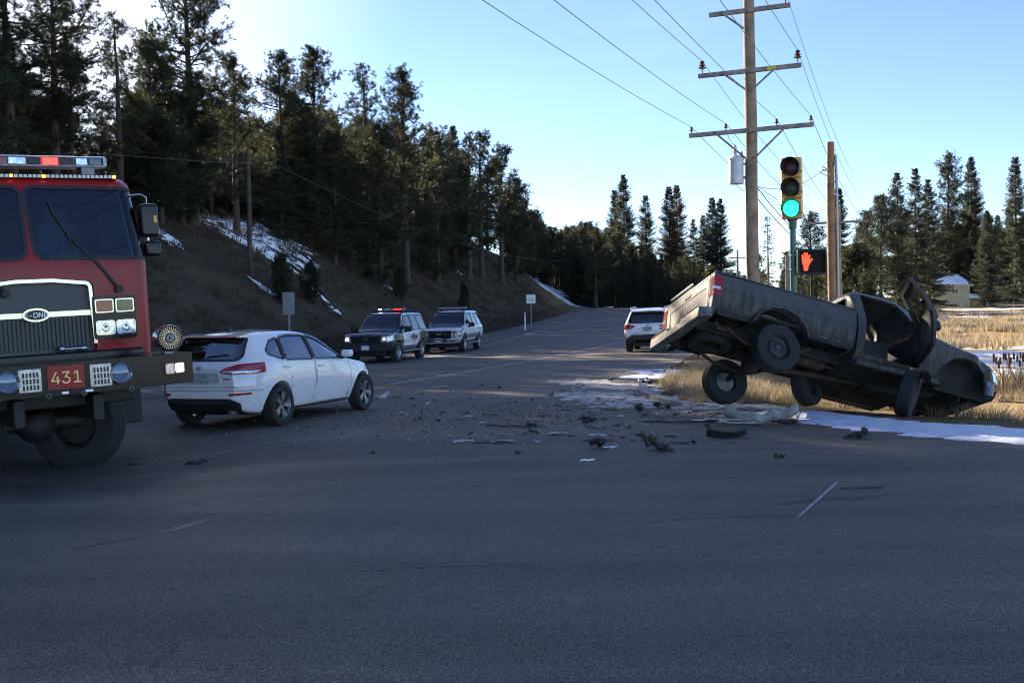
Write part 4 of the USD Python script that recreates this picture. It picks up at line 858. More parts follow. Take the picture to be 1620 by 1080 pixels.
# ---------------------------------------------------------------- cars
def build_car(T, S, wbase, R, W, rim, kind, track, paint, windows, shield, rearwin, doors, door_paint=None, glass=GLASS, zfloor=.7, hollow=(-.7, 2.2), rimmat=ALLOY, arch=.05, handles=(), warp=None, rows=(.5, 1.55), trimmat=BLACKPL, zseat=None, rglass=None):
    rglass = rglass or DGLASS
    """Body shell with real openings, panes, doors, wheels and seats. windows, doors: (x, z) polygons of one side, given for both."""
    full = S.solid(0); body = full - (S.solid(.05) ^ box(hollow[0], hollow[1], -2, 2, zfloor, 3))
    wp = [rpoly(w, .03) for w in windows]; cuts = []
    for w in wp:
        for s in (1, -1): cuts.append((side(w, s), side(w.buffer(.022) - w.buffer(-.006), s)))
    for p, a, b in ((shield, 0.9, 4), (rearwin, -2, .3)):
        if p is not None:
            q = rpoly(p, .05); cuts.append((front(q, a, b) ^ box(-9, 9, -9, 9, zfloor + .1, 9), front(q.buffer(.025) - q.buffer(-.008), a, b)))
    allc = Manifold.batch_boolean([c[0] for c in cuts], m3.OpType.Add) if hasattr(Manifold, 'batch_boolean') else sum([c[0] for c in cuts[1:]], cuts[0][0])
    body = body - allc
    for x in (0, wbase):
        for s in (1, -1):
            body = body - cyl((x, s * (track / 2 - .22), R), (x, s * 1.5, R), R + arch, n=40)
    skin = full - S.solid(.045)
    pieces = []
    for d in doors:
        P_ = rpoly(d, .04)
        for s in (1, -1):
            pieces.append((body ^ side(P_.buffer(-.003), s) ^ skin, s)); body = body - (side(P_.buffer(.003), s) ^ skin)
    fin = (lambda m: warp(tm(m))) if warp else (lambda m: m)
    obj('body', fin(body), paint, T, smooth=32)
    for k, (d, s) in enumerate(pieces):
        o = obj('door', fin(d), door_paint or paint, T, smooth=32)
        if k // 2 < len(handles):
            hx, hz = handles[k // 2][:2]; yy = float(S.at('ws', hx)) - .005
            obj('door_handle', rbox(hx - .09, hx + .09, min(s * yy, s * (yy + .035)), max(s * yy, s * (yy + .035)), hz - .016, hz + .016, .012), door_paint or paint if handles[k // 2][-1] != 0 else BLACKPL, o)
    gi = S.solid(.008) - S.solid(.016)
    for k, (c, t) in enumerate(cuts):
        nm = 'window' if k < 2 * len(wp) else ('windshield' if k == 2 * len(wp) else 'rear_window')
        g = obj(nm, fin(gi ^ c), glass if not (nm == 'rear_window') else rglass, T, smooth=30)
        tr = (S.solid(-.003) - S.solid(.02)) ^ t
        if not tr.is_empty(): obj('trim', fin(tr), trimmat, g, smooth=30)
    for x in (0, wbase):
        for s in (1, -1): wheel(T, (x, s * (track / 2), R), R, W, rim, kind, s, rimmat)
    obj('underbody', rbox(-.5, wbase + .5, -.6, .6, R * .62, R * 1.1, .04), BLACKPL, T)
    for x in rows: seats(T, [x], zfloor - .12 if zseat is None else zseat)
    obj('dashboard', rbox(hollow[1] - .25, hollow[1] + .02, -.62, .62, zfloor, zfloor + .26, .05), INTER, T)
    steering(T, hollow[1] - .42, .38, zfloor + .3)
def mirror_pair(T, x, y, z, w, h, mat, cap=None):
    for s in (1, -1):
        m = obj('wing_mirror', rbox(x - .06, x + .10, min(s * y, s * (y + w)), max(s * y, s * (y + w)), z, z + h, .04, 10), cap or mat, T, smooth=40)
        obj('mirror_foot', rbox(x - .03, x + .04, min(s * (y - .10), s * (y + .05)), max(s * (y - .10), s * (y + .05)), z - .03, z + .04, .015), BLACKPL, m)
def both(poly): return [Polygon(poly), Polygon([(-a, b) for a, b in poly])]

WHITE_P = M('white_car_paint', (.62, .63, .65), .2, coat=1.0, dirt=((.36, .34, .31), .25, 2.2))
def hatchback():
    S = Shape(-.88, 3.47, 72,
        zb=[(-.88, .40), (-.7, .26), (-.3, .2), (2.9, .2), (3.3, .24), (3.47, .34)],
        zs=[(-.88, .86), (-.7, .97), (-.2, 1.0), (.6, .985), (1.5, .945), (2.2, .90), (2.8, .82), (3.25, .70), (3.47, .56)],
        zt=[(-.88, .90), (-.80, 1.0), (-.70, 1.11), (-.46, 1.37), (-.38, 1.405), (-.1, 1.435), (.5, 1.455), (1.0, 1.435), (1.45, 1.36), (2.0, 1.10), (2.3, .955), (2.42, .93), (3.0, .84), (3.3, .74), (3.47, .60)],
        wb=[(-.88, .58), (-.6, .74), (0, .79), (2.6, .79), (3.2, .70), (3.47, .45)], wm=[(-.88, .62), (-.72, .78), (-.5, .85), (-.1, .885), (1.2, .89), (2.7, .875), (3.2, .78), (3.47, .5)],
        ws=[(-.88, .58), (-.72, .72), (-.5, .80), (-.1, .86), (1.2, .87), (2.6, .83), (3.2, .72), (3.47, .45)], wt=[(-.88, .48), (-.6, .56), (-.3, .58), (.5, .62), (1.2, .62), (2.0, .66), (2.4, .72), (3.2, .62), (3.47, .4)], cr=[(-.9, .03), (3.5, .03)])
    def warp(t):
        v = t.vertices; a = sstep(2.85, 3.45, v[:, 0]); q = v * [5, 5, 5]
        v[:, 0] -= a * (.16 + .16 * meshkit.noise(q, 3)); v[:, 2] += a * (meshkit.noise(q, 7) - .5) * .16; v[:, 1] += a * (meshkit.noise(q, 9) - .5) * .12; t.vertices = v; return t
    T = thing('hatchback', 'white five-door hatchback with crushed front, seen from behind beside the fire engine', 'car', on_road(-4.389, 17.875, math.radians(69.5), 2.7))
    build_car(T, S, 2.70, .32, .215, .215, 5, 1.60, WHITE_P,
        [[(1.08, .99), (2.07, .965), (1.92, 1.06), (1.42, 1.295), (1.12, 1.36)], [(.20, 1.015), (.99, .992), (1.03, 1.365), (.55, 1.375), (.30, 1.35)], [(-.26, 1.13), (.12, 1.02), (.22, 1.345), (.0, 1.30)]],
        [(-.67, .95), (.67, .95), (.60, 1.36), (-.60, 1.36)], [(-.62, 1.05), (.62, 1.05), (.55, 1.355), (-.55, 1.355)],
        [[(1.03, .26), (2.22, .26), (2.26, .70), (2.16, .98), (1.95, 1.09), (1.42, 1.34), (1.08, 1.40)], [(.28, .30), (1.02, .26), (1.07, 1.40), (.45, 1.405), (.05, 1.33), (-.05, 1.0), (.30, .78)]],
        handles=[(1.22, .865, 1), (.18, .90, 1)], warp=warp, rimmat=M('two_tone_rim', (.30, .31, .33), .3, .85, col2=(.10, .10, .105), scale=7), rows=(.35, 1.5), glass=pane('sky_side_glass', (.34, .40, .40), 4.2), zseat=.40, rglass=pane('sky_rear_glass', (.10, .13, .13), 3.0), zfloor=.72, trimmat=M('window_trim', (.02, .02, .022), .3))
    for s in (1, -1):
        obj('door_pillar', warp(tm(S.patch(side(Polygon([(.985, 1.0), (1.085, .997), (1.115, 1.365), (1.035, 1.37)]), s), .006, .008))), BLACKPL, T, smooth=30)
        obj('door_pillar', warp(tm(S.patch(side(Polygon([(.12, 1.03), (.205, 1.02), (.30, 1.35), (.225, 1.345)]), s), .006, .008))), BLACKPL, T, smooth=30)
        obj('sill_trim', S.patch(side(shapely.box(.40, .18, 2.28, .25), s), .008, .008), BLACKPL, T, smooth=30)
    back = lambda p, o=.004, i=.02, a=-2, b=-.3: S.patch(front(p, a, b), o, i)
    for p in both([(.36, .855), (.62, .83), (.80, .835), (1.0, .90), (1.0, .985), (.82, 1.0), (.62, .985), (.44, .93)]):
        tl = obj('tail_lamp', back(rpoly(p.exterior.coords[:-1], .02), .010, .02, -2, -.38), REDLENS, T)
        s = 1 if p.centroid.x > 0 else -1
        obj('clear_band', back(rpoly([(s * .40, .862), (s * .80, .845), (s * .84, .885), (s * .44, .895)], .01), .013, .0, -2, -.45), CLEARLENS, tl)
        obj('bumper_reflector', back(rpoly([(s * .52, .515), (s * .78, .53), (s * .78, .565), (s * .52, .55)], .008), .008, .01), REDLENS, T)
    obj('rear_diffuser', back(rpoly([(-.58, .1), (.58, .1), (.66, .40), (.54, .475), (-.54, .475), (-.66, .40)], .04), .012, .03), BLACKPL, T)
    obj('tailgate_seam', back(Polygon([(-.64, .64), (.64, .64), (.64, .648), (-.64, .648)]), .0015, .006), BLACKPL, T)
    obj('bumper_seam', back(Polygon([(-.9, .585), (.9, .585), (.9, .592), (-.9, .592)]), .0015, .006, -2, -.45), BLACKPL, T)
    obj('plate_recess', back(rpoly([(-.36, .70), (.36, .70), (.33, .86), (-.33, .86)], .03), .002, .01), M('plate_recess', (.34, .35, .36), .4), T)
    plate(T, -.885, 0, .78, -1, mat=M('plate_faded', (.36, .38, .42), .5, col2=(.18, .19, .24), scale=28), w=.32, h=.15)
    obj('rear_badge', moved(front(ell(0, 0, .062, .032) - ell(0, 0, .053, .024), -.012, .0), RY(.2), (-.87, 0, .925)), CHROME, T); letters(T, 'KIA', .026, (-.885, 0, .925), (0, -1, 0), (0, 0, 1), CHROME, 'badge_lettering', .003, True)
    obj('model_badge', rbox(-.885, -.862, -.56, -.42, .755, .775, .004), CHROME, T)
    obj('spoiler_lip', Manifold.batch_hull([box(-.56, -.36, -.52, .52, 1.375, 1.392), box(-.3, -.2, -.52, .52, 1.40, 1.435)]), WHITE_P, T); obj('high_brake_lamp', rbox(-.575, -.545, -.46, .46, 1.372, 1.392, .006), REDLENS, T)
    obj('rear_wiper', tube([(-.80, 0, 1.06), (-.74, -.1, 1.10), (-.70, -.40, 1.13)], .008), BLACKPL, T); obj('roof_antenna', Manifold.batch_hull([box(-.12, .06, -.02, .02, 1.452, 1.47), box(-.12, -.06, -.008, .008, 1.50, 1.525)]), BLACKPL, T)
    mirror_pair(T, 1.95, .86, .97, .18, .12, WHITE_P)
    fr = lambda p, o=.004, i=.02: warp(tm(S.patch(front(p, 2.9, 4), o, i)))
    obj('broken_grille', fr(rpoly([(-.55, .30), (.55, .30), (.5, .56), (-.5, .56)], .03)), BLACKPL, T)
    for s in (1, -1): obj('headlamp', fr(rpoly([(s * .42, .56), (s * .8, .58), (s * .8, .70), (s * .45, .66)], .02), .006), CLEARLENS, T)
    obj('exhaust_pipe', lathe([(.02, -.86), (.035, -.86), (.035, -.5), (.02, -.5)], 16, 'x').apply_transform(mat4(None, (0, -.5, .26))), STEEL, T)
hatchback()

NAVY = M('police_dark_paint', (.012, .015, .026), .18, coat=1.0, dirt=((.08, .075, .07), .3, 2))
POLW = M('police_white_paint', (.60, .62, .66), .2, coat=1.0, dirt=((.25, .23, .20), .35, 2))
GREYCLAD = M('grey_cladding', (.10, .105, .11), .5, var=.2)
SILV = M('silver_white_paint', (.55, .57, .61), .2, coat=1.0, dirt=((.20, .19, .17), .55, 1.6))
def suv_shape(L0, L1, belt, hood, roof, w, ws0, wsh, nose=.98):
    return Shape(L0, L1, 72,
        zb=[(L0, .52), (L0 + .3, .44), (L1 - .5, .42), (L1, .46)],
        zs=[(L0, belt - .12), (L0 + .15, belt - .01), (ws0, belt), (wsh, belt - .02), (L1 - .45, hood - .10), (L1 - .1, hood - .16), (L1, hood - .24)],
        zt=[(L0, belt), (L0 + .05, belt + .22), (L0 + .16, roof - .16), (L0 + .36, roof - .04), (.8, roof), (ws0 - .25, roof - .02), (ws0, roof - .08), (wsh - .02, hood + .05), (wsh + .10, hood + .01), (L1 - .45, hood - .05), (L1 - .12, hood - .09), (L1, hood - .19)],
        wb=[(L0, w * .80), (L0 + .3, w * .88), (L1 - .5, w * .88), (L1, w * .78)], wm=[(L0, w * .86), (L0 + .22, w * .98), (1.2, w), (L1 - .5, w * .985), (L1 - .15, w * .93), (L1, w * .84)],
        ws=[(L0, w * .82), (L0 + .22, w * .95), (1.2, w * .965), (L1 - .5, w * .95), (L1 - .15, w * .90), (L1, w * .82)], wt=[(L0, w * .66), (L0 + .3, w * .70), (1.2, w * .735), (ws0, w * .73), (wsh, w * .80), (L1 - .3, w * .82), (L1, w * .72)], cr=[(L0, .025), (L1, .03)])
def roof_bar(T, x, z, w, lit):
    b = obj('light_bar', rbox(x - .14, x + .14, -w, w, z + .045, z + .125, .025), M('police_bar_lens', (.07, .08, .10), .12, coat=1), T)
    obj('bar_foot', box(x - .05, x + .05, -w + .1, -w + .2, z - .06, z + .05) + box(x - .05, x + .05, w - .2, w - .1, z - .06, z + .05), BLACKPL, b)
    n = 10
    for k in range(n):
        a = -w + .05 + (2 * w - .1) * k / n; bb = a + (2 * w - .1) / n - .012
        obj('light_module', rbox(x + .125, x + .146, a, bb, z + .06, z + .11, .004), lit.get(k, CLEARLENS if k in (4, 5) else REDLENS if k > 5 else M('blue_lens', (.03, .06, .3), .2, coat=.5)), b)
def police_a():
    S = suv_shape(-1.12, 4.02, 1.13, 1.20, 1.90, 1.0, 1.92, 2.62)
    T = thing('police_vehicle', 'dark police SUV with white doors, lit headlamps and glowing red roof light', 'police car', on_road(-4.61, 46.62, math.radians(-102.6), 3.02))
    build_car(T, S, 3.02, .40, .27, .25, 6, 1.70, NAVY,
        [[(1.10, 1.19), (2.28, 1.19), (1.98, 1.55), (1.80, 1.76), (1.10, 1.79)], [(.18, 1.19), (1.02, 1.19), (1.02, 1.79), (.28, 1.79)], [(-.88, 1.19), (.08, 1.19), (.16, 1.78), (-.72, 1.74)]],
        [(-.82, 1.22), (.82, 1.22), (.68, 1.82), (-.68, 1.82)], [(-.72, 1.25), (.72, 1.25), (.62, 1.72), (-.62, 1.72)],
        [[(1.05, .55), (2.32, .55), (2.46, 1.0), (2.38, 1.16), (1.86, 1.84), (1.08, 1.86)], [(.42, .62), (1.04, .55), (1.06, 1.86), (.22, 1.86), (.10, 1.1), (.38, .9)]],
        door_paint=POLW, zfloor=.85, hollow=(-.9, 2.5), handles=[(1.22, 1.0, 0), (.32, 1.02, 0)], rows=(-.4, .5, 1.6))
    fr = lambda p, o=.004, i=.02, a=3.2: S.patch(front(p, a, 5), o, i)
    obj('grille', fr(rpoly([(-.52, .78), (.52, .78), (.58, 1.03), (-.58, 1.03)], .03), .006), GLOSSBLK, T)
    for k in range(4): obj('grille_bar', fr(shapely.box(-.5, .81 + k * .06, .5, .825 + k * .06), .016, .0), BLACKPL, T)
    obj('grille_emblem', fr(ell(0, .93, .11, .045), .03, .0), CHROME, T)
    for s, m in ((1, CLEARLENS), (-1, CLEARLENS)):
        h = obj('headlamp', fr(rpoly([(s * .60, .80), (s * .96, .83), (s * .96, 1.03), (s * .62, 1.03)], .03), .008, .02), CLEARLENS, T)
        obj('bulb', fr(ell(s * .73, .92, .075 if s < 0 else .05, .06 if s < 0 else .045), .014, .0), LAMP_WARM, h)
        obj('fog_lamp', fr(ell(s * .70, .60, .06, .045), .008), CLEARLENS, T)
    obj('bumper', fr(rpoly([(-.98, .46), (.98, .46), (.98, .74), (-.98, .74)], .04), .05, .03, 3.75), BLACKPL, T)
    plate(T, 4.08, 0, .60, 1, mat=PLATE_W, txt='', w=.30)
    for s in (1, -1):
        d = 1 if s > 0 else -1; letters(T, 'SHERIFF', .155, (1.06, s * 1.006, .91), (-d, 0, 0), (0, 0, 1), M('sheriff_ink', (.03, .03, .035), .5), 'door_lettering', .006, True)
        obj('gold_stripe', S.patch(side(shapely.box(.12, .79, 2.40, .815), s), .004, .0), GOLDINK, T); obj('lower_cladding', S.patch(side(shapely.box(.50, .40, 2.55, .60), s), .012, .0), GREYCLAD, T)
        obj('running_board', rbox(.5, 2.5, min(s * .86, s * 1.04), max(s * .86, s * 1.04), .36, .44, .03), GREYCLAD, T)
        obj('roof_rail', tube([(-.7, s * .68, 1.90), (-.55, s * .68, 1.95), (1.4, s * .68, 1.96), (1.55, s * .68, 1.91)], .018), BLACKPL, T)
        obj('tail_lamp', S.patch(front(Polygon([(s * .78, .95), (s * 1.1, .95), (s * 1.1, 1.3), (s * .8, 1.3)]), -2, -.95), .006, .02), REDLENS, T)
    mirror_pair(T, 2.20, .98, 1.14, .26, .22, BLACKPL)
    roof_bar(T, 1.25, 1.93, .66, {0: LAMP_WHITE if 0 else BLACKPL, 2: LAMP_WHITE, 8: LAMP_RED, 9: LAMP_RED, 7: LAMP_RED})
    sp = obj('spot_lamp', lathe([(.001, -.08), (.06, -.06), (.075, .05), (.001, .06)], 20, 'x').apply_transform(mat4(None, (2.3, .93, 1.32))), GLOSSBLK, T, smooth=40)
    for s in (1, -1): obj('wiper', tube([(2.62, s * .1 + .3, 1.235), (2.3, s * .1 - .15, 1.50)], .008), BLACKPL, T)
def police_b():
    S = suv_shape(-1.10, 3.98, 1.10, 1.17, 1.86, 1.0, 1.85, 2.55)
    T = thing('police_vehicle', 'pale silver police SUV with unlit roof bar, parked behind the dark one', 'police car', on_road(-2.507, 54.33, math.radians(-100.8), 2.95))
    build_car(T, S, 2.95, .39, .27, .25, 5, 1.70, SILV,
        [[(1.06, 1.16), (2.22, 1.16), (1.92, 1.52), (1.74, 1.72), (1.06, 1.75)], [(.16, 1.16), (.98, 1.16), (.98, 1.75), (.26, 1.75)], [(-.88, 1.16), (.06, 1.16), (.14, 1.74), (-.72, 1.70)]],
        [(-.82, 1.19), (.82, 1.19), (.68, 1.78), (-.68, 1.78)], [(-.72, 1.22), (.72, 1.22), (.62, 1.68), (-.62, 1.68)],
        [[(1.01, .55), (2.26, .55), (2.40, 1.0), (2.32, 1.13), (1.80, 1.80), (1.04, 1.82)], [(.40, .62), (1.0, .55), (1.02, 1.82), (.20, 1.82), (.08, 1.08), (.36, .9)]],
        zfloor=.85, hollow=(-.9, 2.45), handles=[(1.18, .98, 1), (.30, 1.0, 1)], rows=(-.4, .5, 1.55))
    fr = lambda p, o=.004, i=.02, a=3.1: S.patch(front(p, a, 5), o, i)
    obj('grille', fr(rpoly([(-.58, .66), (.58, .66), (.62, 1.0), (-.62, 1.0)], .03), .006), GLOSSBLK, T)
    obj('chrome_bar', fr(shapely.box(-.60, .815, .60, .865), .022, .0), CHROME, T); obj('gold_emblem', fr(Polygon([(-.13, .82), (-.05, .82), (-.05, .80), (.05, .80), (.05, .82), (.13, .82), (.13, .87), (.05, .87), (.05, .89), (-.05, .89), (-.05, .87), (-.13, .87)]), .04, .0), M('gold_emblem', (.45, .28, .08), .35, .6), T)
    for s in (1, -1):
        obj('headlamp', fr(rpoly([(s * .64, .70), (s * .97, .72), (s * .97, .99), (s * .66, .98)], .03), .008, .02), M('dim_headlamp', (.16, .17, .20), .12, .3, var=.5, scale=18, coat=1), T)
        obj('wheel_arch_trim', S.patch(side(ell(2.95, .40, .50, .50) - ell(2.95, .39, .44, .44), s), .006, .01), BLACKPL, T)
        obj('fender_patch', S.patch(side(rpoly([(3.02, .93), (3.72, .88), (3.72, 1.02), (3.02, 1.06)], .02), s), .003, .0), M('graphic_dark', (.02, .022, .03), .4), T)
        d = 1 if s > 0 else -1; letters(T, 'SHERIFF', .09, (3.40, s * .995, .965), (-d, 0, .06), (0, 0, 1), INKWHT, 'fender_lettering', .02, True)
        a = np.arange(10) / 10 * 2 * math.pi + math.pi / 2; rr = np.where(np.arange(10) % 2 == 0, .10, .042)
        obj('star_emblem', S.patch(front(Polygon(np.column_stack([s * .80 + rr * np.cos(a), .80 + rr * np.sin(a)])), 3.1, 5), .014, .0), M('star_yellow', (.60, .58, .16), .5), T)
        obj('tail_lamp', S.patch(front(Polygon([(s * .78, .95), (s * 1.1, .95), (s * 1.1, 1.4), (s * .8, 1.4)]), -2, -.95), .006, .02), REDLENS, T)
        obj('running_board', rbox(.5, 2.45, min(s * .86, s * 1.02), max(s * .86, s * 1.02), .34, .42, .03), GREYCLAD, T)
        obj('lower_stripe', S.patch(side(shapely.box(.45, .62, 2.5, .80), s), .004, .0), GREYCLAD, T)
    obj('bumper', fr(rpoly([(-.98, .44), (.98, .44), (.98, .64), (-.98, .64)], .04), .05, .03, 3.7), M('bumper_bright', (.40, .41, .43), .3, .5), T)
    obj('bumper_slot', fr(rpoly([(-.78, .50), (.78, .50), (.78, .56), (-.78, .56)], .02), .056, .0, 3.7), BLACKPL, T)
    plate(T, 4.05, 0, .60, 1, w=.30); 
    obj('push_bar', cat_([tube([(4.12, y, .50), (4.14, y, .95), (4.10, y, 1.0)], .03) for y in (-.36, .36)] + [tube([(4.13, -.36, z), (4.15, 0, z), (4.13, .36, z)], .025) for z in (.62, .92)] + [tm(box(3.9, 4.12, y - .03, y + .03, .52, .58)) for y in (-.36, .36)]), BLACKPL, T)
    mirror_pair(T, 2.14, .98, 1.12, .26, .20, BLACKPL)
    roof_bar(T, 1.25, 1.89, .66, {k: M('unlit_bar_module', (.16, .18, .21), .25, coat=.5) for k in range(10)})
    obj('spot_lamp', lathe([(.001, -.08), (.07, -.06), (.085, .05), (.001, .06)], 20, 'x').apply_transform(mat4(None, (2.2, .93, 1.35))), GLOSSBLK, T, smooth=40)
def white_suv():
    S = suv_shape(-.95, 3.72, 1.02, 1.08, 1.66, .945, 1.75, 2.45)
    T = thing('white_suv', 'white SUV driving away along the lane, half hidden by the raised pickup', 'car', on_road(5.323, 43.65, math.radians(77.3), 2.70))
    build_car(T, S, 2.70, .36, .235, .235, 5, 1.62, POLW,
        [[(1.0, 1.07), (2.10, 1.05), (1.80, 1.32), (1.60, 1.54), (1.0, 1.57)], [(.14, 1.08), (.93, 1.07), (.93, 1.57), (.24, 1.57)], [(-.72, 1.12), (.05, 1.08), (.14, 1.56), (-.55, 1.50)]],
        [(-.78, 1.10), (.78, 1.10), (.64, 1.58), (-.64, 1.58)], [(-.70, 1.13), (.70, 1.13), (.60, 1.50), (-.60, 1.50)],
        [[(.97, .48), (2.14, .48), (2.24, .9), (2.16, 1.05), (1.66, 1.60), (.98, 1.62)], [(.38, .52), (.96, .48), (.97, 1.62), (.18, 1.62), (.06, 1.0), (.34, .8)]],
        zfloor=.76, hollow=(-.8, 2.3), handles=[(1.12, .92, 1), (.28, .94, 1)], rows=(.4, 1.5))
    bk = lambda p, o=.004, i=.02, b=-.5: S.patch(front(p, -2, b), o, i)
    for s in (1, -1):
        obj('tail_lamp', bk(rpoly([(s * .42, 1.02), (s * .62, .90), (s * .80, .88), (s * 1.1, .93), (s * 1.1, 1.07), (s * .7, 1.07)], .02), .010, .02, -.4), REDLENS, T)
        obj('bumper_reflector', bk(rpoly([(s * .80, .60), (s * .93, .62), (s * .93, .78), (s * .82, .72)], .01), .008, .01), REDLENS, T)
        obj('roof_rail', tube([(-.62, s * .64, 1.62), (-.45, s * .65, 1.70), (1.2, s * .66, 1.73), (1.45, s * .66, 1.66)], .018), M('rail_silver', (.5, .5, .52), .3, .8), T)
    obj('lower_bumper', bk(rpoly([(-.96, .36), (.96, .36), (.96, .56), (.72, .60), (.6, .68), (-.6, .68), (-.72, .60), (-.96, .56)], .02), .012, .03, -.55), BLACKPL, T)
    plate(T, -.965, 0, .90, -1, mat=M('plate_dark_green', (.10, .16, .14), .5, col2=(.30, .33, .33), scale=26), w=.32); obj('badge', bk(ell(0, 1.04, .055, .028), .02, .0), CHROME, T); obj('model_badge', bk(shapely.box(-.62, .85, -.44, .93), .004, .0), M('badge_grey', (.2, .21, .22), .4, .5), T)
    obj('spoiler', Manifold.batch_hull([box(-.93, -.60, -.60, .60, 1.555, 1.575), box(-.6, -.4, -.60, .60, 1.60, 1.65)]), POLW, T); obj('high_brake_lamp', rbox(-.94, -.92, -.2, .2, 1.552, 1.572, .004), REDLENS, T)
    obj('tailgate_seam', bk(Polygon([(-.70, .70), (.70, .70), (.70, .71), (-.70, .71)]), .002, .004), BLACKPL, T); obj('exhaust_pipe', lathe([(.02, -.9), (.04, -.9), (.04, -.5), (.02, -.5)], 16, 'x').apply_transform(mat4(None, (0, -.55, .34))), STEEL, T)
    mirror_pair(T, 2.0, .90, 1.02, .24, .16, POLW)
police_a(); police_b(); white_suv()
# ---------------------------------------------------------------- wrecked pickup
def muddy_paint():
    n = {'tc': ('texture_coordinate', {}), 'x': ('separate_xyz', {}), 'p': ('principled_bsdf', {'roughness': .5, 'coat_weight': .08, 'coat_roughness': .2, 'specular_ior_level': .3}),
         'mp': ('mapping', {'scale': (9, 9, 1.3)}), 'n': ('noise_texture', {'scale': 1.3, 'detail': 6.0, 'roughness': .7}), 'n2': ('noise_texture', {'scale': 2.2, 'detail': 6.0, 'roughness': .65}),
         'z': ('map_range', {'from_min': 1.32, 'from_max': .72, 'to_min': -.10, 'to_max': .17, 'clamp': True}), 'a': ('math', {'math_type': 'add'}), 'r': ('rgb_ramp', {'ramp': [(.53, (0, 0, 0)), (.70, (.8, .8, .8))]}),
         'base': ('rgb_ramp', {'ramp': [(.35, (.066, .066, .062)), (.65, (.046, .046, .043))]}), 'm': ('mix_color', {'b': (.024, .022, .020)}), 'rr': ('map_range', {'from_min': 0, 'from_max': .8, 'to_min': .36, 'to_max': .85})}
    return usdkit.material(stage, '/World/Looks/muddy_paint', n, [('tc.object', 'x.vector'), ('tc.object', 'mp.vector'), ('mp.vector', 'n.vector'), ('tc.object', 'n2.vector'), ('x.z', 'z.value'), ('n.fac', 'a.value1'), ('z.result', 'a.value2'), ('a.value', 'r.fac'),
        ('n2.fac', 'base.fac'), ('base.color', 'm.a'), ('r.color', 'm.fac'), ('m.result', 'p.base_color'), ('r.color', 'rr.value'), ('rr.result', 'p.roughness')], surface='p.BSDF')
def pickup():
    TAN = muddy_paint(); UNDER = M('underbody_dirt', (.014, .0125, .011), .9, var=.5, scale=7, bump=.004, bscale=25); RUST = M('rusty_metal', (.04, .024, .016), .85, var=.5, scale=9)
    PM = mat4(rot(.231, .262, -.312), (3.735, 18.09, .473)); Ri = PM[:3, :3].T
    T = thing('pickup_truck', 'muddy tan pickup truck tipped nose down off the road with its door open', 'pickup truck', PM)
    # load bed
    B = Shape(-1.16, 1.30, 30, zb=[(-1.16, .60), (1.3, .60)], zs=[(-1.16, 1.19), (1.3, 1.19)], zt=[(-1.16, 1.28), (1.3, 1.28)], wb=[(-1.16, .90), (1.3, .92)], wm=[(-1.16, .955), (-.9, .975), (1.3, .975)], ws=[(-1.16, .935), (-.9, .955), (1.3, .955)], wt=[(-1.16, .93), (1.3, .95)], cr=[(-1.16, .0), (1.3, .0)])
    bed = B.solid(0) - box(-1.10, 1.25, -.82, .82, .80, 2) - box(-1.06, 1.25, -.90, .90, 0, .74) - box(-1.3, -1.09, -.77, .77, .0, 2)
    for s in (1, -1): bed = bed - cyl((0, s * .5, .47), (0, s * 1.3, .47), .475, n=44)
    obj('bed', bed, TAN, T, smooth=32)
    for s in (1, -1):
        ring = lathe([(.475, .0), (.475, .04), (.505, .035), (.51, .0)], 44); v = ring.vertices; v[:, 1] *= s; ring.vertices = v
        keep = Manifold  # lip round the arch, upper half only
        ring = moved(ring, None, (0, s * .955, .47)); f = ring.faces[(ring.vertices[ring.faces][:, :, 2] > .55).all(1)]
        obj('arch_lip', trimesh.Trimesh(ring.vertices, f), TAN, T, smooth=40)
        obj('inner_wheel_arch', (cyl((0, s * .55, .47), (0, s * .93, .47), .53, n=32) - cyl((0, s * .5, .47), (0, s * .99, .47), .50, n=32)) ^ box(-1, 1, -1, 1, .6, 1.2), UNDER, T)
        tl = obj('tail_lamp', (B.solid(-.006) - B.solid(.02)) ^ box(-1.3, -1.03, min(s * .80, s * 1.1), max(s * .80, s * 1.1), .90, 1.21), REDLENS, T, smooth=30)
        obj('reverse_lamp', (B.solid(-.009) - B.solid(.02)) ^ box(-1.3, -1.06, min(s * .83, s * 1.1), max(s * .83, s * 1.1), .99, 1.04), CLEARLENS, tl)
        obj('bed_rail', rbox(-1.15, 1.29, min(s * .80, s * .94), max(s * .80, s * .94), 1.275, 1.30, .01), TAN, T)
        obj('crease', (B.solid(-.007) - B.solid(.02)) ^ box(-1.1, 1.29, min(s * .8, s * 1.1), max(s * .8, s * 1.1), .985, 1.005) - cyl((0, s * .5, .47), (0, s * 1.3, .47), .52, n=44), TAN, T, smooth=30)
    tg = rbox(-1.165, -1.115, -.765, .765, .66, 1.285, .012) - rbox(-1.2, -1.157, -.66, .66, .74, 1.10, .006)
    tg = obj('tailgate', tg, TAN, T); obj('tailgate_handle', rbox(-1.175, -1.15, -.11, .11, 1.13, 1.20, .01), BLACKPL, tg); obj('tailgate_bead', rbox(-1.17, -1.15, -.70, .70, 1.235, 1.25, .004), TAN, tg)
    bp = obj('rear_bumper', Manifold.batch_hull([box(-1.36, -1.20, -.90, .90, .50, .66), box(-1.24, -1.16, -.97, .97, .52, .66)]) - box(-1.4, -1.3, -.25, .25, .60, .7), M('dull_bumper', (.16, .15, .14), .45, .5, var=.4, scale=5), T)
    obj('bumper_pad', rbox(-1.37, -1.18, -.88, -.30, .66, .675, .004), BLACKPL, bp); obj('bumper_pad', rbox(-1.37, -1.18, .30, .88, .66, .675, .004), BLACKPL, bp)
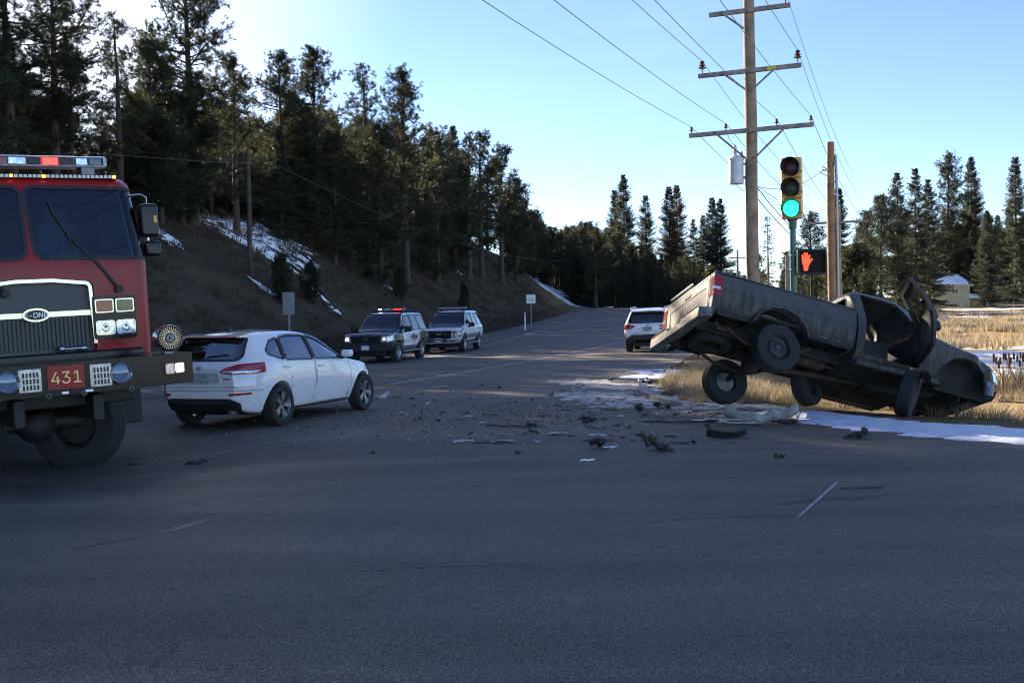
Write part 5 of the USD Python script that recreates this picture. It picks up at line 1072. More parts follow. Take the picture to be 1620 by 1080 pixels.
    obj('bumper_bracket', box(-1.2, -1.0, -.5, -.44, .48, .62), UNDER, bp); obj('bumper_bracket', box(-1.2, -1.0, .44, .5, .48, .62), UNDER, bp)
    obj('tow_ring', lathe([(.035, -.012), (.05, 0), (.035, .012), (.027, 0), (.035, -.012)], 20, 'x').apply_transform(mat4(None, (-1.22, .44, .46))), CHROME, T)
    obj('bed_box', rbox(-1.12, -.62, -.02, .80, 1.24, 1.40, .02), M('bed_box_look', (.02, .025, .028), .15, coat=1), T); obj('bed_box_trim', rbox(-1.13, -1.10, -.03, .81, 1.385, 1.41, .006), ALLOY, T)
    # cab and front
    C = Shape(1.33, 4.04, 64, zb=[(1.33, .46), (2.6, .46), (4.04, .56)], zs=[(1.33, 1.19), (2.6, 1.19), (3.2, 1.10), (3.85, 1.00), (4.04, .90)],
        zt=[(1.33, 1.66), (1.37, 1.73), (1.48, 1.775), (1.9, 1.79), (2.25, 1.755), (2.34, 1.72), (2.84, 1.235), (2.92, 1.20), (3.4, 1.16), (3.85, 1.07), (4.04, .94)],
        wb=[(1.33, .90), (4.04, .84)], wm=[(1.33, .965), (3.6, .965), (3.9, .94), (4.04, .86)], ws=[(1.33, .945), (3.5, .94), (3.9, .90), (4.04, .82)], wt=[(1.33, .66), (2.3, .67), (2.9, .80), (3.6, .84), (4.04, .70)], cr=[(1.33, .025), (4.04, .025)])
    full = C.solid(0); body = full - (C.solid(.05) ^ box(1.36, 2.95, -2, 2, .56, 3)) - box(2.96, 4.0, -.86, .86, 0, 1.0)
    for s in (1, -1): body = body - cyl((3.34, s * .4, .44), (3.34, s * 1.4, .44), .52, n=44)
    dp = rpoly([(1.47, .60), (2.50, .60), (2.53, 1.19), (2.50, 1.24), (2.18, 1.68), (1.50, 1.70)], .05); dw = rpoly([(1.55, 1.23), (2.42, 1.22), (2.13, 1.63), (1.57, 1.645)], .04)
    skin = full - C.solid(.045); rw = rpoly([(-.60, 1.27), (.60, 1.27), (.56, 1.63), (-.56, 1.63)], .06); ws_ = rpoly([(-.76, 1.22), (.76, 1.22), (.62, 1.71), (-.62, 1.71)], .06)
    body = body - (front(rw, 1.0, 1.6) ^ box(0, 9, -9, 9, 1.2, 9)) - (front(ws_, 2.2, 3.1) ^ box(0, 9, -9, 9, 1.2, 9))
    door_r = (skin ^ side(dp.buffer(-.003), -1)) - side(dw, -1); body = body - side(dw, 1)
    body = body - side(dp.buffer(.003), -1) ; seam = (C.solid(-.01) - C.solid(.012)) ^ (side(dp.buffer(.004) - dp.buffer(-.004), 1)); body = body - seam
    def warp(t):
        v = t.vertices; a = sstep(3.3, 4.0, v[:, 0]); q = v * [4, 4, 4]; v[:, 0] -= a * .18 * meshkit.noise(q, 2); v[:, 2] += a * (meshkit.noise(q, 5) - .6) * .14; v[:, 1] += a * (meshkit.noise(q, 8) - .5) * .10
        b = sstep(1.45, 1.75, v[:, 2]) * sstep(2.6, 1.9, v[:, 0]); v[:, 2] += b * (meshkit.noise(v * 3, 4) - .5) * .03; t.vertices = v; return t
    obj('cab_body', warp(tm(body)), TAN, T, smooth=32)
    obj('rear_window', warp(tm((C.solid(.01) - C.solid(.018)) ^ front(rw, 1.0, 1.6))), GLASS, T); obj('rear_window_seal', warp(tm((C.solid(-.004) - C.solid(.02)) ^ front(rw.buffer(.022) - rw.buffer(-.01), 1.0, 1.45))), BLACKPL, T)
    obj('windshield', warp(tm((C.solid(.01) - C.solid(.018)) ^ front(ws_, 2.2, 3.1))), pane('cracked_glass', (.85, .88, .87), 1.35, .06), T)
    # the open, buckled right door swings about its front edge
    Q = RZ(math.radians(66)) ; hp = np.array([2.50, -.95, 0]); sw = lambda m: (lambda t: t.apply_transform(mat4(Q, hp - Q @ hp)))(bend(m))
    def bend(m):
        t = m.copy() if isinstance(m, trimesh.Trimesh) else tm(m); v = t.vertices; k = np.clip((v[:, 2] - 1.0) / .7, -.6, 1); v[:, 1] += .10 * k * k * np.sign(k) - .03 * (meshkit.noise(v * 5, 3) - .5); v[:, 0] += .05 * (meshkit.noise(v * 4, 6) - .5); t.vertices = v; return t
    dr = obj('open_door', sw(door_r), TAN, T, smooth=32, label='open buckled passenger door')
    obj('door_lining', sw((C.solid(.05) - C.solid(.085)) ^ side(dp.buffer(-.05).intersection(shapely.box(1, .6, 3, 1.2)), -1)), INTER, dr); obj('door_glass_seal', sw((C.solid(.0) - C.solid(.04)) ^ side(dw.buffer(.012) - dw.buffer(-.012), -1)), BLACKPL, dr)
    obj('door_glass', sw((C.solid(.016) - C.solid(.022)) ^ side(dw.intersection(shapely.box(1, 1.2, 3, 1.42)), -1)), DGLASS, dr); obj('door_mirror', sw(rbox(2.28, 2.42, -1.20, -.99, 1.20, 1.36, .04)), BLACKPL, dr, smooth=40)
    obj('door_handle', sw(rbox(1.53, 1.68, -.985, -.955, 1.08, 1.12, .01)), BLACKPL, dr)
    # inside
    obj('bench_seat', rbox(1.50, 2.05, -.75, .75, .62, .95, .06) + moved_m(rbox(-.08, .08, -.75, .75, 0, .62, .06), RY(-.2), (1.56, 0, .85)), INTER, T, smooth=40)
    obj('dashboard', rbox(2.45, 2.88, -.84, .84, .88, 1.16, .06), INTER, T); steering(T, 2.36, .42, 1.12); obj('cab_floor', box(1.36, 2.95, -.88, .88, .50, .57), UNDER, T)
    obj('clearance_lamp', lathe([(.001, -.012), (.02, -.01), (.02, .01), (.001, .014)], 12).apply_transform(mat4(None, (2.30, -.975, .535))), AMBER, T); obj('wire_loom', tube([(2.35, -.9, .62), (2.0, -.93, .52), (1.7, -.95, .50)], .012), BLACKPL, T)
    # face
    fr = lambda p, o=.004, i=.02: warp(tm(C.patch(front(p, 3.6, 5), o, i)))
    obj('grille', fr(rpoly([(-.55, .70), (.55, .70), (.55, .95), (-.55, .95)], .02), .006), BLACKPL, T)
    for s in (1, -1): obj('headlamp', fr(rpoly([(s * .58, .72), (s * .9, .74), (s * .9, .93), (s * .60, .94)], .02), .008), CLEARLENS, T)
    obj('front_bumper', warp(tm(Manifold.batch_hull([box(4.02, 4.16, -.70, .70, .46, .66), box(3.75, 3.95, -.98, .98, .48, .66)]) - box(3.6, 4.08, -.9, .9, .4, .7))), M('scratched_chrome', (.22, .22, .23), .3, .9, var=.3, scale=7), T)
    # underneath
    for s in (1, -1):
        obj('frame_rail', rbox(-1.2, 3.95, min(s * .38, s * .46), max(s * .38, s * .46), .50, .66, .01), UNDER, T)
        obj('leaf_spring', tube([(-.75, s * .56, .60), (-.4, s * .56, .42), (0, s * .56, .36), (.4, s * .56, .42), (.75, s * .56, .60)], .028, 6), RUST, T)
        obj('shock_absorber', cyl((.1, s * .5, .30), (.38, s * .42, .66), .03), RUST, T)
        obj('rocker_panel', rbox(1.36, 2.86, min(s * .80, s * .93), max(s * .80, s * .93), .40, .50, .02), TAN, T)
    for x in (-1.0, -.55, .75, 1.5, 2.3): obj('cross_member', box(x - .04, x + .04, -.40, .40, .54, .64), UNDER, T)
    obj('cab_underpan', box(1.37, 2.94, -.89, .89, .436, .455), UNDER, T)
    for s in (1, -1):
        for q in (box(-1.05, 1.24, min(s * .872, s * .898), max(s * .872, s * .898), .61, .745) - cyl((0, s * .5, .47), (0, s * 1.3, .47), .48, n=32)).decompose(): obj('bed_liner', q, UNDER, T)
    obj('bed_floor', box(-1.05, 1.24, -.89, .89, .745, .79), UNDER, T)
    for k in range(5): obj('floor_rib', box(-.9 + k * .5, -.84 + k * .5, -.88, .88, .69, .745), UNDER, T)
    AX = .30
    obj('rear_axle', cyl((0, -.72, AX + .02), (0, .72, AX - .05), .045) + Manifold.sphere(.16, 20).scale([.8, 1, 1]).translate([0, 0, AX - .01]), UNDER, T, smooth=40)
    obj('drive_shaft', cyl((0.1, 0, AX + .02), (2.1, 0, .46), .045), RUST, T, smooth=40); obj('gearbox', rbox(2.0, 2.75, -.2, .2, .36, .66, .08), UNDER, T, smooth=40); obj('engine_block', rbox(2.85, 3.75, -.32, .32, .42, .95, .08), UNDER, T)
    obj('fuel_tank', rbox(.75, 1.75, .12, .36, .38, .66, .05), UNDER, T); obj('muffler', rbox(.5, 1.2, -.36, -.12, .42, .58, .07), RUST, T, smooth=40)
    obj('exhaust_pipe', tube([(2.6, -.25, .46), (1.2, -.24, .50), (.5, -.24, .50), (.15, -.30, .66), (-.4, -.36, .60), (-.9, -.62, .52), (-1.0, -.8, .50)], .03), RUST, T)
    for s in (1, -1): obj('control_arm', Manifold.batch_hull([cyl((3.2, s * .36, .42), (3.5, s * .36, .42), .04), cyl((3.34, s * .72, .34), (3.36, s * .72, .34), .05)]), UNDER, T)
    obj('inner_fender', box(2.97, 3.9, .58, .62, .44, 1.0), UNDER, T)
    obj('inner_fender', box(2.97, 3.9, -.62, -.58, .44, 1.0), UNDER, T)
    sp = obj('spare_tyre', moved(tyre_mesh(.35, .2, .19), RX(math.pi / 2), (-.72, 0, .52)), RUBBER, T, smooth=40)
    # wheels
    SW = M('dusty_wheel', (.035, .037, .040), .55, .4, var=.4, scale=8)
    wheel(T, (0, -.84, AX + .03), .375, .24, .20, 'steel', -1, SW, label='right rear wheel hanging in the arch'); wheel(T, (0, .84, AX - .07), .375, .24, .20, 'steel', 1, SW, label='left rear wheel just above the ground')
    def local_wheel(px, py, depth, Rw, lab, k=-1):
        c = at_depth(px, py, depth); c = Ri @ (c - PM[:3, 3]); wheel(T, tuple(c), .365, .235, .20, 'steel', k, SW, Rm=Ri @ Rw, label=lab)
    local_wheel(1437, 622, 17.55, RZ(math.radians(62)) @ RX(math.radians(16)), 'broken front wheel twisted under the door')
    local_wheel(1276, 607, 18.75, RZ(math.radians(50)) @ RX(math.radians(-10)), 'loose wheel under the middle of the truck')
    sh = np.array([[-.35, -.05, .0], [-.1, 0, .02], [.15, .04, .10], [.3, .12, .22]]); 
    c = Ri @ (at_depth(1459, 598, 17.3) - PM[:3, 3]); pl = crumple(.55, .30, 5, .10); obj('torn_panel', moved(pl, Ri @ RZ(1.2) @ RX(1.1), c), TAN, T, smooth=30)
def crumple(L, W, seed, amp=.06, th=.006, n=9):
    """Bent, torn sheet: a ragged outline with thickness, folded by noise."""
    r = np.random.default_rng(seed); a = np.linspace(0, 2 * math.pi, n, endpoint=False) + r.normal(0, .12, n); rr = r.uniform(.55, 1.0, n)
    p = Polygon(np.column_stack([np.cos(a) * rr * L / 2, np.sin(a) * rr * W / 2])).buffer(.004)
    m = tm(prism(p, 'z', 0, th).refine_to_length(max(L, W) / 6)); v = m.vertices; q = np.column_stack([v[:, :2] * (2.6 / max(L, W)), 0 * v[:, 0]])
    v[:, 2] += (meshkit.fbm(q + seed, 2, seed) - .25) * amp * 2 + amp * 1.2 * (v[:, 0] / L * 2) ** 2 * r.uniform(-.3, 1); v[:, 2] -= v[:, 2].min(); m.vertices = v; return m
pickup()
# ---------------------------------------------------------------- poles, wires, signals, signs
POLEWOOD = M('weathered_pole', (.27, .20, .14), .85, col2=(.15, .105, .072), scale=3.2, bump=.006, bscale=20, ramp=(.4, .6))
REDWOOD = M('reddish_pole', (.30, .17, .085), .85, col2=(.17, .095, .05), scale=3, bump=.006, bscale=20)
GREYARM = M('weathered_arm', (.24, .21, .18), .85, var=.35, scale=4)
PORC = M('brown_porcelain', (.07, .028, .02), .2, coat=.6)
TRANSF = M('transformer_grey', (.50, .51, .52), .4, .1, var=.1)
WIRE = M('wire_grey', (.13, .135, .14), .5, .4)
def wire(parent, a, b, sag, r=.010, name='wire', n=18):
    a, b = np.array(a, float), np.array(b, float); t = np.linspace(0, 1, n)[:, None]; p = a + (b - a) * t; p[:, 2] -= (4 * sag * t * (1 - t))[:, 0]
    return obj(name, tube(p, r, 5), WIRE, parent, smooth=True)
def insulator(T, p, big):
    s = 1.0 if big else .55
    i = obj('insulator', moved(lathe([(.012, -.14 * s), (.015, 0), (.05 * s, .0), (.10 * s, .03 * s), (.035 * s, .05 * s), (.085 * s, .09 * s), (.03 * s, .11 * s), (.06 * s, .15 * s), (.04 * s, .19 * s), (.001, .20 * s)], 18, 'z'), None, p), PORC, T, smooth=45); return np.array(p) + [0, 0, .19 * s]
PB = at_depth(1192, 500, 27.0)[:2]; zb = G(*PB)
def utility_pole():
    T = thing('utility_pole', 'tall weathered utility pole with three crossarms and a grey transformer behind the pickup bed', 'utility pole', mat4(None, (PB[0], PB[1], 0)))
    z = np.linspace(zb - .3, 10.6, 12); obj('pole', tube(np.column_stack([.012 * np.sin(z * 1.3), .01 * np.cos(z), z]), np.linspace(.165, .125, 12), 20), POLEWOOD, T, smooth=40)
    d = np.array([.94, -.34, 0]); f = np.array([.34, .94, 0]); Q = np.column_stack([d, f, [0, 0, 1]]); ends = {}
    for k, (za, L, Rr, ins) in enumerate(((8.66, .92, .97, [(.86, 1)]), (7.25, 1.20, 1.20, [(-1.10, 1), (1.12, 1)]), (5.86, 1.44, 1.46, [(-1.38, 0), (-.56, 0), (.62, 0), (1.40, 0)]))):
        tilt = RY(-.02); a = obj('crossarm', moved(rbox(-L, Rr, -.20, -.10, -.05, .05, .008), Q @ tilt, (0, 0, za)), GREYARM, T)
        for s in (-1, 1):
            if k == 0 and s > 0: continue
            q = .60 if k < 2 else .80; obj('brace', tm(cyl(Q @ np.array([s * q, -.21, 0]) + [0, 0, za - .02], Q @ np.array([s * .10, -.16, 0]) + [0, 0, za - (.42 if k < 2 else .66)], .024, n=8)), GREYARM, T)
        for i, (x, big) in enumerate(ins): ends[(k, i)] = insulator(T, tuple(Q @ np.array([x, -.15, 0]) + [0, 0, za + .06 + .02 * x + (.10 if big else .04)]), big) + [PB[0], PB[1], 0]
        obj('bolt', tm(cyl(Q @ np.array([0, -.24, 0]) + [0, 0, za], Q @ np.array([0, .2, 0]) + [0, 0, za], .02, n=8)), STEEL, a)
    obj('yellow_tag', moved(rbox(.42, .62, -.215, -.205, -.055, .05, .003), Q @ RY(-.02), (0, 0, 7.25)), M('yellow_tag', (.55, .50, .06), .5), T)
    tr = obj('transformer', moved(lathe([(.001, 0), (.165, 0), (.175, .02), (.175, .55), (.185, .56), (.185, .60), (.12, .66), (.001, .67)], 28, 'z'), None, tuple(Q @ np.array([-.34, -.12, 0]) + [0, 0, 4.62])), TRANSF, T, smooth=40)
    for dz in (.12, .44): obj('transformer_bracket', moved(rbox(-.52, -.12, -.16, -.08, dz, dz + .05, .01), Q, (0, 0, 4.62)), STEEL, tr)
    obj('bushing', moved(lathe([(.03, 0), (.05, .04), (.035, .08), (.055, .12), (.04, .17), (.05, .22), (.02, .29), (.001, .3)], 14, 'z'), None, tuple(Q @ np.array([-.36, -.12, 0]) + [0, 0, 5.26])), TRANSF, tr, smooth=45)
    obj('lightning_arrester', moved(lathe([(.02, 0), (.035, .03), (.025, .1), (.035, .14), (.02, .25), (.001, .26)], 12, 'z'), None, tuple(Q @ np.array([-.20, -.14, 0]) + [0, 0, 5.12])), PORC, tr, smooth=45)
    obj('drop_wire', tube([Q @ np.array([-.36, -.12, 0]) + [0, 0, 5.5], Q @ np.array([-.5, -.1, 0]) + [0, 0, 5.7], Q @ np.array([-.56, -.15, 0]) + [0, 0, 5.95]], .006, 5), WIRE, T)
    obj('drop_wire', tube([Q @ np.array([-.34, -.1, 0]) + [0, 0, 4.60], Q @ np.array([-.2, -.15, 0]) + [0, 0, 4.45], Q @ np.array([.0, -.18, 0]) + [0, 0, 4.55], Q @ np.array([.2, -.15, 0]) + [0, 0, 4.5], Q @ np.array([.6, .1, 0]) + [0, 0, 4.2]], .007, 5), WIRE, T)
    obj('ground_wire', tube([(-.155, -.07, zb), (-.15, -.07, 3.0), (-.14, -.06, 5.0)], .006, 5), WIRE, T)
    return ends
_ends = utility_pole()
P3 = at_depth(1327, 500, 49.0)[:2]; z3 = G(*P3)
W = thing('overhead_wires', 'thin overhead power lines running from upper centre past the tall utility pole', 'power lines', None)
_dir = np.array([.35, .94, 0]); _dir /= np.linalg.norm(_dir)
for (k, i), e in _ends.items():
    wire(W, e, e - _dir * 42 + [0, 0, .35], .55, .006 if k == 2 else .0075)
    tgt = np.array([P3[0], P3[1], 0]) + np.array([.94, -.34, 0]) * {0: .8, 1: -1.0 + 2 * i, 2: -1.3 + .9 * i}[k] * .8 + [0, 0, {0: 7.4, 1: 6.6, 2: 5.4}[k]]
    wire(W, e, tgt, .35, .007)
for k, dz in enumerate((4.15, 3.9)): wire(W, (PB[0] + .15, PB[1], dz + .35), (P3[0], P3[1], dz - .2), .4, .012)
wire(W, (PB[0] + .15, PB[1], 4.55), at_depth(1303, 268, 33.5), .25, .008)
def wood_pole(name, px, depth, ztop, r, mat, label):
    b = at_depth(px, 500, depth)[:2]; g = G(*b); T = thing(name, label, 'pole', mat4(None, (b[0], b[1], 0)))
    z = np.linspace(g - .2, ztop, 8); obj('pole', tube(np.column_stack([.01 * np.sin(z), 0 * z, z]), np.linspace(r * 1.15, r * .9, 8), 16), mat, T, smooth=40); return T, g
T, g = wood_pole('wooden_pole', 1317, 34.0, at_depth(1310, 225, 34)[2], .125, REDWOOD, 'plain brown wooden pole with a grey conduit right of the traffic signal')
zt = at_depth(1310, 225, 34)[2]
obj('conduit', tube([(.16, -.08, g), (.15, -.08, zt - 1.0), (.14, -.06, zt - .45), (.10, -.05, zt - .38)], .04, 10), M('conduit_grey', (.34, .35, .36), .4, .5), T)
obj('cable_clamp', tm(rbox(-.30, -.12, -.1, -.04, zt - .86, zt - .82, .01)), STEEL, T); obj('drip_loop', tube([(-.13, -.05, zt - .8), (-.3, -.1, zt - .72), (-.34, -.1, zt - .9), (-.1, -.13, zt - 1.05), (.12, -.12, zt - .6)], .014, 6), WIRE, T)
for dz in (1.2, 2.6, 4.2): obj('strap', tm(cyl((.0, 0, zt - dz), (.0, 0, zt - dz + .03), .128, n=20)), STEEL, T)
T, g = wood_pole('utility_pole', 1327, 49.0, 6.0, .15, REDWOOD, 'reddish pole hidden just behind the plain brown wooden pole')
obj('crossarm', moved(rbox(-1.3, 1.3, -.2, -.1, -.05, .05, .01), np.column_stack([[.94, -.34, 0], [.34, .94, 0], [0, 0, 1]]), (0, 0, 5.35)), GREYARM, T)
for px, top, dep, lab in ((1246, 404, 118, 'small far utility pole left of the pedestrian signal'), (1168, 396, 130, 'thin far pole above the pickup tailgate'), (1250, 398, 150, 'faint farthest pole beside the signal post')):
    T, g = wood_pole('utility_pole', px, dep, at_depth(px, top, dep)[2], .14, GREYARM, lab)
    zt = at_depth(px, top, dep)[2]; obj('crossarm', moved(rbox(-1.1, 1.1, -.06, .06, zt - .9, zt - .78, .01), RZ(.3)), GREYARM, T)
T, g = wood_pole('utility_pole', 398, 57, at_depth(405, 238, 57)[2], .11, M('dark_pole', (.05, .04, .032), .9, var=.4, scale=4), 'dark wooden pole standing in the snow patch on the left hillside')
HP = at_depth(403, 244, 57)
Wd = thing('telephone_line', 'thin dark line strung from the hillside pole through the trees', 'power lines', None); wire(Wd, HP, at_depth(900, 412, 130), 1.6, .008)
wire(Wd, HP + [0, 0, -.5], HP + [-30, -20, 3], 1.0, .008)

# traffic signal
SIGY = M('signal_yellow', (.66, .38, .11), .5, dirt=((.30, .18, .06), .5, 6)); POSTG = M('post_green', (.05, .12, .105), .4, .3, var=.2, scale=5)
def traffic_signal():
    D = 21.0; b = at_depth(1256, 520, D)[:2]; g = G(*b); s_ = D / FPX
    T = thing('traffic_signal', 'traffic light on a green post showing green, right of the tall utility pole', 'traffic light', mat4(RZ(0), (b[0], b[1], 0)))
    zt, zb_ = at_depth(1249, 250, D)[2], at_depth(1250, 347, D)[2]
    z = np.linspace(g - .1, zb_, 6); obj('post', lathe([(.075, z[0]), (.062, z[0] + .4), (.058, z[-1]), (.001, z[-1])], 22, 'z'), POSTG, T, smooth=40)
    obj('collar', lathe([(.058, zb_ - .18), (.075, zb_ - .17), (.08, zb_ - .02), (.11, zb_), (.001, zb_ + .01)], 22, 'z'), POSTG, T, smooth=40)
    h = (zt - zb_) / 3; Q = RZ(math.radians(-110)); F_ = np.array([math.cos(math.radians(-110)), math.sin(math.radians(-110)), 0])
    names = (('green', M('lit_green_lamp', (.1, .7, .45), .3, emit=(.02, 1.0, .42), es=.75*.6)), ('amber', M('dark_amber_lens', (.045, .03, .012), .3)), ('red', M('dark_red_lens', (.05, .012, .012), .3)))
    for k in range(3):
        z0 = zb_ + k * h
        hs = obj('signal_head', moved(rbox(-.10, .11, -.185, .185, z0 + .004, z0 + h - .004, .02, 10), Q), SIGY, T)
        zc = z0 + h / 2
        obj('door_panel', moved(rbox(.105, .125, -.175, .175, z0 + .015, z0 + h - .015, .01), Q), SIGY, hs)
        obj('lens', moved(lathe([(.001, .15), (.09, .145), (.15, .125)], 30, 'x'), Q, (0, 0, zc)), names[k][1], hs, smooth=True)
        v = lathe([(.152, .12), (.165, .12), (.168, .36), (.158, .36), (.152, .12)], 36, 'x'); vv = v.vertices; cutk = sstep(-.03, -.16, vv[:, 2]); vv[:, 0] = np.where(vv[:, 0] > .3, .36 - .20 * cutk, vv[:, 0]); v.vertices = vv
        obj('visor', moved(v, Q, (0, 0, zc)), M('visor_black', (.012, .012, .012), .6), hs, smooth=40)
        obj('hinge', moved(rbox(.06, .13, .175, .20, zc - .1, zc - .06, .005), Q), SIGY, hs)
    # pedestrian signal
    x0, x1 = (1261 - 1256) * s_, (1305 - 1256) * s_; za, zc = at_depth(1283, 434, D)[2], at_depth(1283, 396, D)[2]
    P_ = thing('pedestrian_signal', 'black pedestrian signal box with a lit orange hand, on the traffic light post', 'pedestrian signal', mat4(RZ(math.radians(-6)), (b[0], b[1], 0)))
    bx = obj('housing', rbox(x0 + .01, x1, -.16, .06, za, zc, .03, 10) - rbox(x0 + .04, x1 - .03, -.3, -.135, za + .03, zc - .03, .01), M('visor_black'), P_, smooth=35)
    obj('visor_frame', rbox(x0, x1 + .01, -.20, -.15, za - .01, zc + .01, .02) - rbox(x0 + .03, x1 - .02, -.3, 0, za + .02, zc - .02, .012), M('visor_black'), P_)
    obj('screen', box(x0 + .035, x1 - .025, -.14, -.134, za + .025, zc - .025), M('signal_screen', (.010, .006, .006), .7, spec=.2), P_)
    for dz in (za + .09, zc - .09): obj('bracket', rbox(-.07, x0 + .06, -.05, .03, dz - .02, dz + .02, .008), ALLOY, P_)
    cx, cz = x0 + .155, (za + zc) / 2 - .01; HS = 1.12
    palm = Polygon([(-.052, -.02), (.048, -.03), (.055, .05), (-.055, .055)]).buffer(.012)
    fing = [LineString([(-.048, .05), (-.055, .12)]), LineString([(-.016, .06), (-.02, .155)]), LineString([(.018, .06), (.018, .150)]), LineString([(.048, .04), (.055, .115)]), LineString([(.05, -.01), (.095, .055)])]
    wr = Polygon([(-.042, -.03), (.038, -.035), (.030, -.13), (-.036, -.13)])
    hand = shapely.union_all([palm, wr] + [l.buffer(.0145) for l in fing]); hand = shapely.affinity.scale(hand, HS, HS, origin=(0, 0)); hand = shapely.affinity.translate(hand, cx, cz)
    obj('hand_symbol', prism(hand, 'y', -.146, -.139), M('lit_hand', (.9, .2, .04), .4, emit=(1.0, .03, .004), es=.42), P_, smooth=False)
import shapely.affinity
traffic_signal()

# signs
def sign_post(name, label, px, top, bot, depth, w, back=True, mat=None, yaw=0.0):
    p = at_depth(px, bot, depth); x, y = p[0], depth; g = G(x, y); zt, zb_ = at_depth(px, top, depth)[2], at_depth(px, bot, depth)[2]
    T = thing(name, label, 'sign', mat4(RZ(yaw), (x, y, 0)))
    obj('panel', rbox(-w / 2, w / 2, -.004, .004, zb_, zt, .003), mat, T)
    for s in ((-.0,) if w < .9 else (-.0,)): obj('post', tm(rbox(s - .03, s + .03, .006, .06, g - .1, zt - .05, .006)), STEEL, T)
    return T, zt, zb_
GALV = M('sign_back', (.17, .18, .185), .5, .5, var=.15)
T, zt, zb_ = sign_post('road_sign', 'grey sign back on a post in front of the bank, behind the white hatchback', 457, 462, 498, 38, .40, mat=GALV)
for dz in (.12, .3): obj('sign_rail', box(-.19, .19, -.03, -.004, zb_ + dz, zb_ + dz + .03), STEEL, T)
T, zt, zb_ = sign_post('road_sign', 'small white rectangular sign beside the road at the end of the bank', 840, 466, 480, 78, .62, mat=M('sign_white', (.62, .63, .62), .45))
letters(T, '74', .22, (0, -.005, (zt + zb_) / 2 - .05), (1, 0, 0), (0, 0, 1), INKBLK, 'numerals'); obj('red_reflector', lathe([(.001, -.02), (.05, -.02), (.05, 0), (.001, 0)], 14).apply_transform(mat4(None, (-.42, 0, zb_ - .7))), REDLENS, T); obj('delineator', box(-.46, -.38, 0, .02, G(at_depth(840, 480, 78)[0], 78) - .1, zb_ - .6), INKWHT, T)

# ---------------------------------------------------------------- house
def house():
    D = 200.0; x0, x1 = at_depth(1476, 480, D)[0], at_depth(1533, 480, D)[0]; zb_, ze = at_depth(1505, 492, D)[2], at_depth(1505, 452, D)[2]; zr = at_depth(1505, 432, D)[2]; w = x1 - x0
    T = thing('yellow_house', 'small pale yellow two-storey house with a snow dusted roof beyond the field', 'house', mat4(RZ(math.radians(-4)), (x0, D, zb_)))
    H = ze - zb_; R_ = zr - ze; dp = 8.0
    WALL = M('house_siding', (.44, .37, .22), .8, var=.12, scale=1.5); ROOFM = M('house_roof', (.12, .10, .10), .9, var=.3); TRIM = M('house_trim', (.62, .60, .55), .6)
    wins = [(w * .60, H * .76, .95, .75), (w * .57, H * .20, .95, .6), (w * .15, H * .76, .8, .75)]
    body = box(0, w, 0, dp, -2, H)
    for cx, cz, a, b in wins: body = body - box(cx - a / 2, cx + a / 2, -1, .18, cz - b / 2, cz + b / 2)
    obj('wall', body, WALL, T, smooth=False)
    for k in range(int(H / .28)):
        for q in (Manifold.batch_hull([box(-.02, w + .02, -.022, -.001, .28 * k, .28 * k + .01), box(-.02, w + .02, -.006, -.001, .28 * k + .26, .28 * k + .27)]) - (sum([box(cx - a / 2 - .08, cx + a / 2 + .08, -1, 1, cz - b / 2 - .08, cz + b / 2 + .08) for cx, cz, a, b in wins[1:]], box(wins[0][0] - wins[0][2] / 2 - .08, wins[0][0] + wins[0][2] / 2 + .08, -1, 1, wins[0][1] - wins[0][3] / 2 - .08, wins[0][1] + wins[0][3] / 2 + .08)))).decompose(): obj('siding_board', q, WALL, T, smooth=False)
    for cx, cz, a, b in wins:
        f = obj('window', box(cx - a / 2 - .07, cx + a / 2 + .07, -.04, .1, cz - b / 2 - .07, cz + b / 2 + .07) - box(cx - a / 2, cx + a / 2, -1, 1, cz - b / 2, cz + b / 2), TRIM, T, smooth=False)
        obj('mullion', box(cx - .025, cx + .025, .02, .09, cz - b / 2, cz + b / 2), TRIM, f); obj('pane', box(cx - a / 2, cx + a / 2, .10, .115, cz - b / 2, cz + b / 2), M('window_pane_dark', (.05, .08, .11), .08, coat=1), f)
    o = .55; roof = Manifold.batch_hull([box(-o, w + o, -o, dp + o, H, H + .12), box(.9, w - .9, dp / 2 - .1, dp / 2 + .1, H + R_, H + R_ + .06)])
    rf = obj('roof', roof, ROOFM, T, smooth=False)
    a = math.atan2(R_, dp / 2 + o - .1)
    sn = tm(prism(rpoly([(0.15, -.35), (w - .2, -.35), (w - .3, 1.2), (w - 1.1, 3.3), (w * .62, 2.6), (w * .5, 3.0), (w * .30, 1.9), (.6, 2.2)], .3), 'z', 0, .06).refine_to_length(1.0)); v = sn.vertices; v[:, 2] += H + .125 + (v[:, 1] + o) * (R_ - .06) / (dp / 2 + o - .1) ; sn.vertices = v
    obj('roof_snow', sn, SNOW_L, rf); obj('chimney', box(w * .35, w * .35 + .6, dp * .55, dp * .55 + .6, H + R_ * .5, H + R_ + .8), M('chimney_brick', (.22, .11, .07), .9, var=.3), rf)
    obj('fascia', box(-o, w + o, -o - .03, -o - .002, H - .06, H + .10), TRIM, rf)
    S_ = thing('shed', 'low orange-brown shed beside the right corner of the yellow house', 'shed', mat4(None, (x1 + 1.2, D + 6, zb_)))
    obj('wall', box(0, 3.0, 0, 3, -2, 2.1), M('shed_wood', (.42, .20, .07), .8, var=.3, scale=2), S_); obj('roof', Manifold.batch_hull([box(-.3, 3.3, -.3, 3.3, 2.1, 2.2), box(-.3, 3.3, 1.4, 1.6, 3.0, 3.05)]), SNOW_L, S_); obj('door', box(1.0, 2.0, -.03, -.002, 0, 1.9), M('shed_door', (.2, .1, .05), .8), S_)
house()
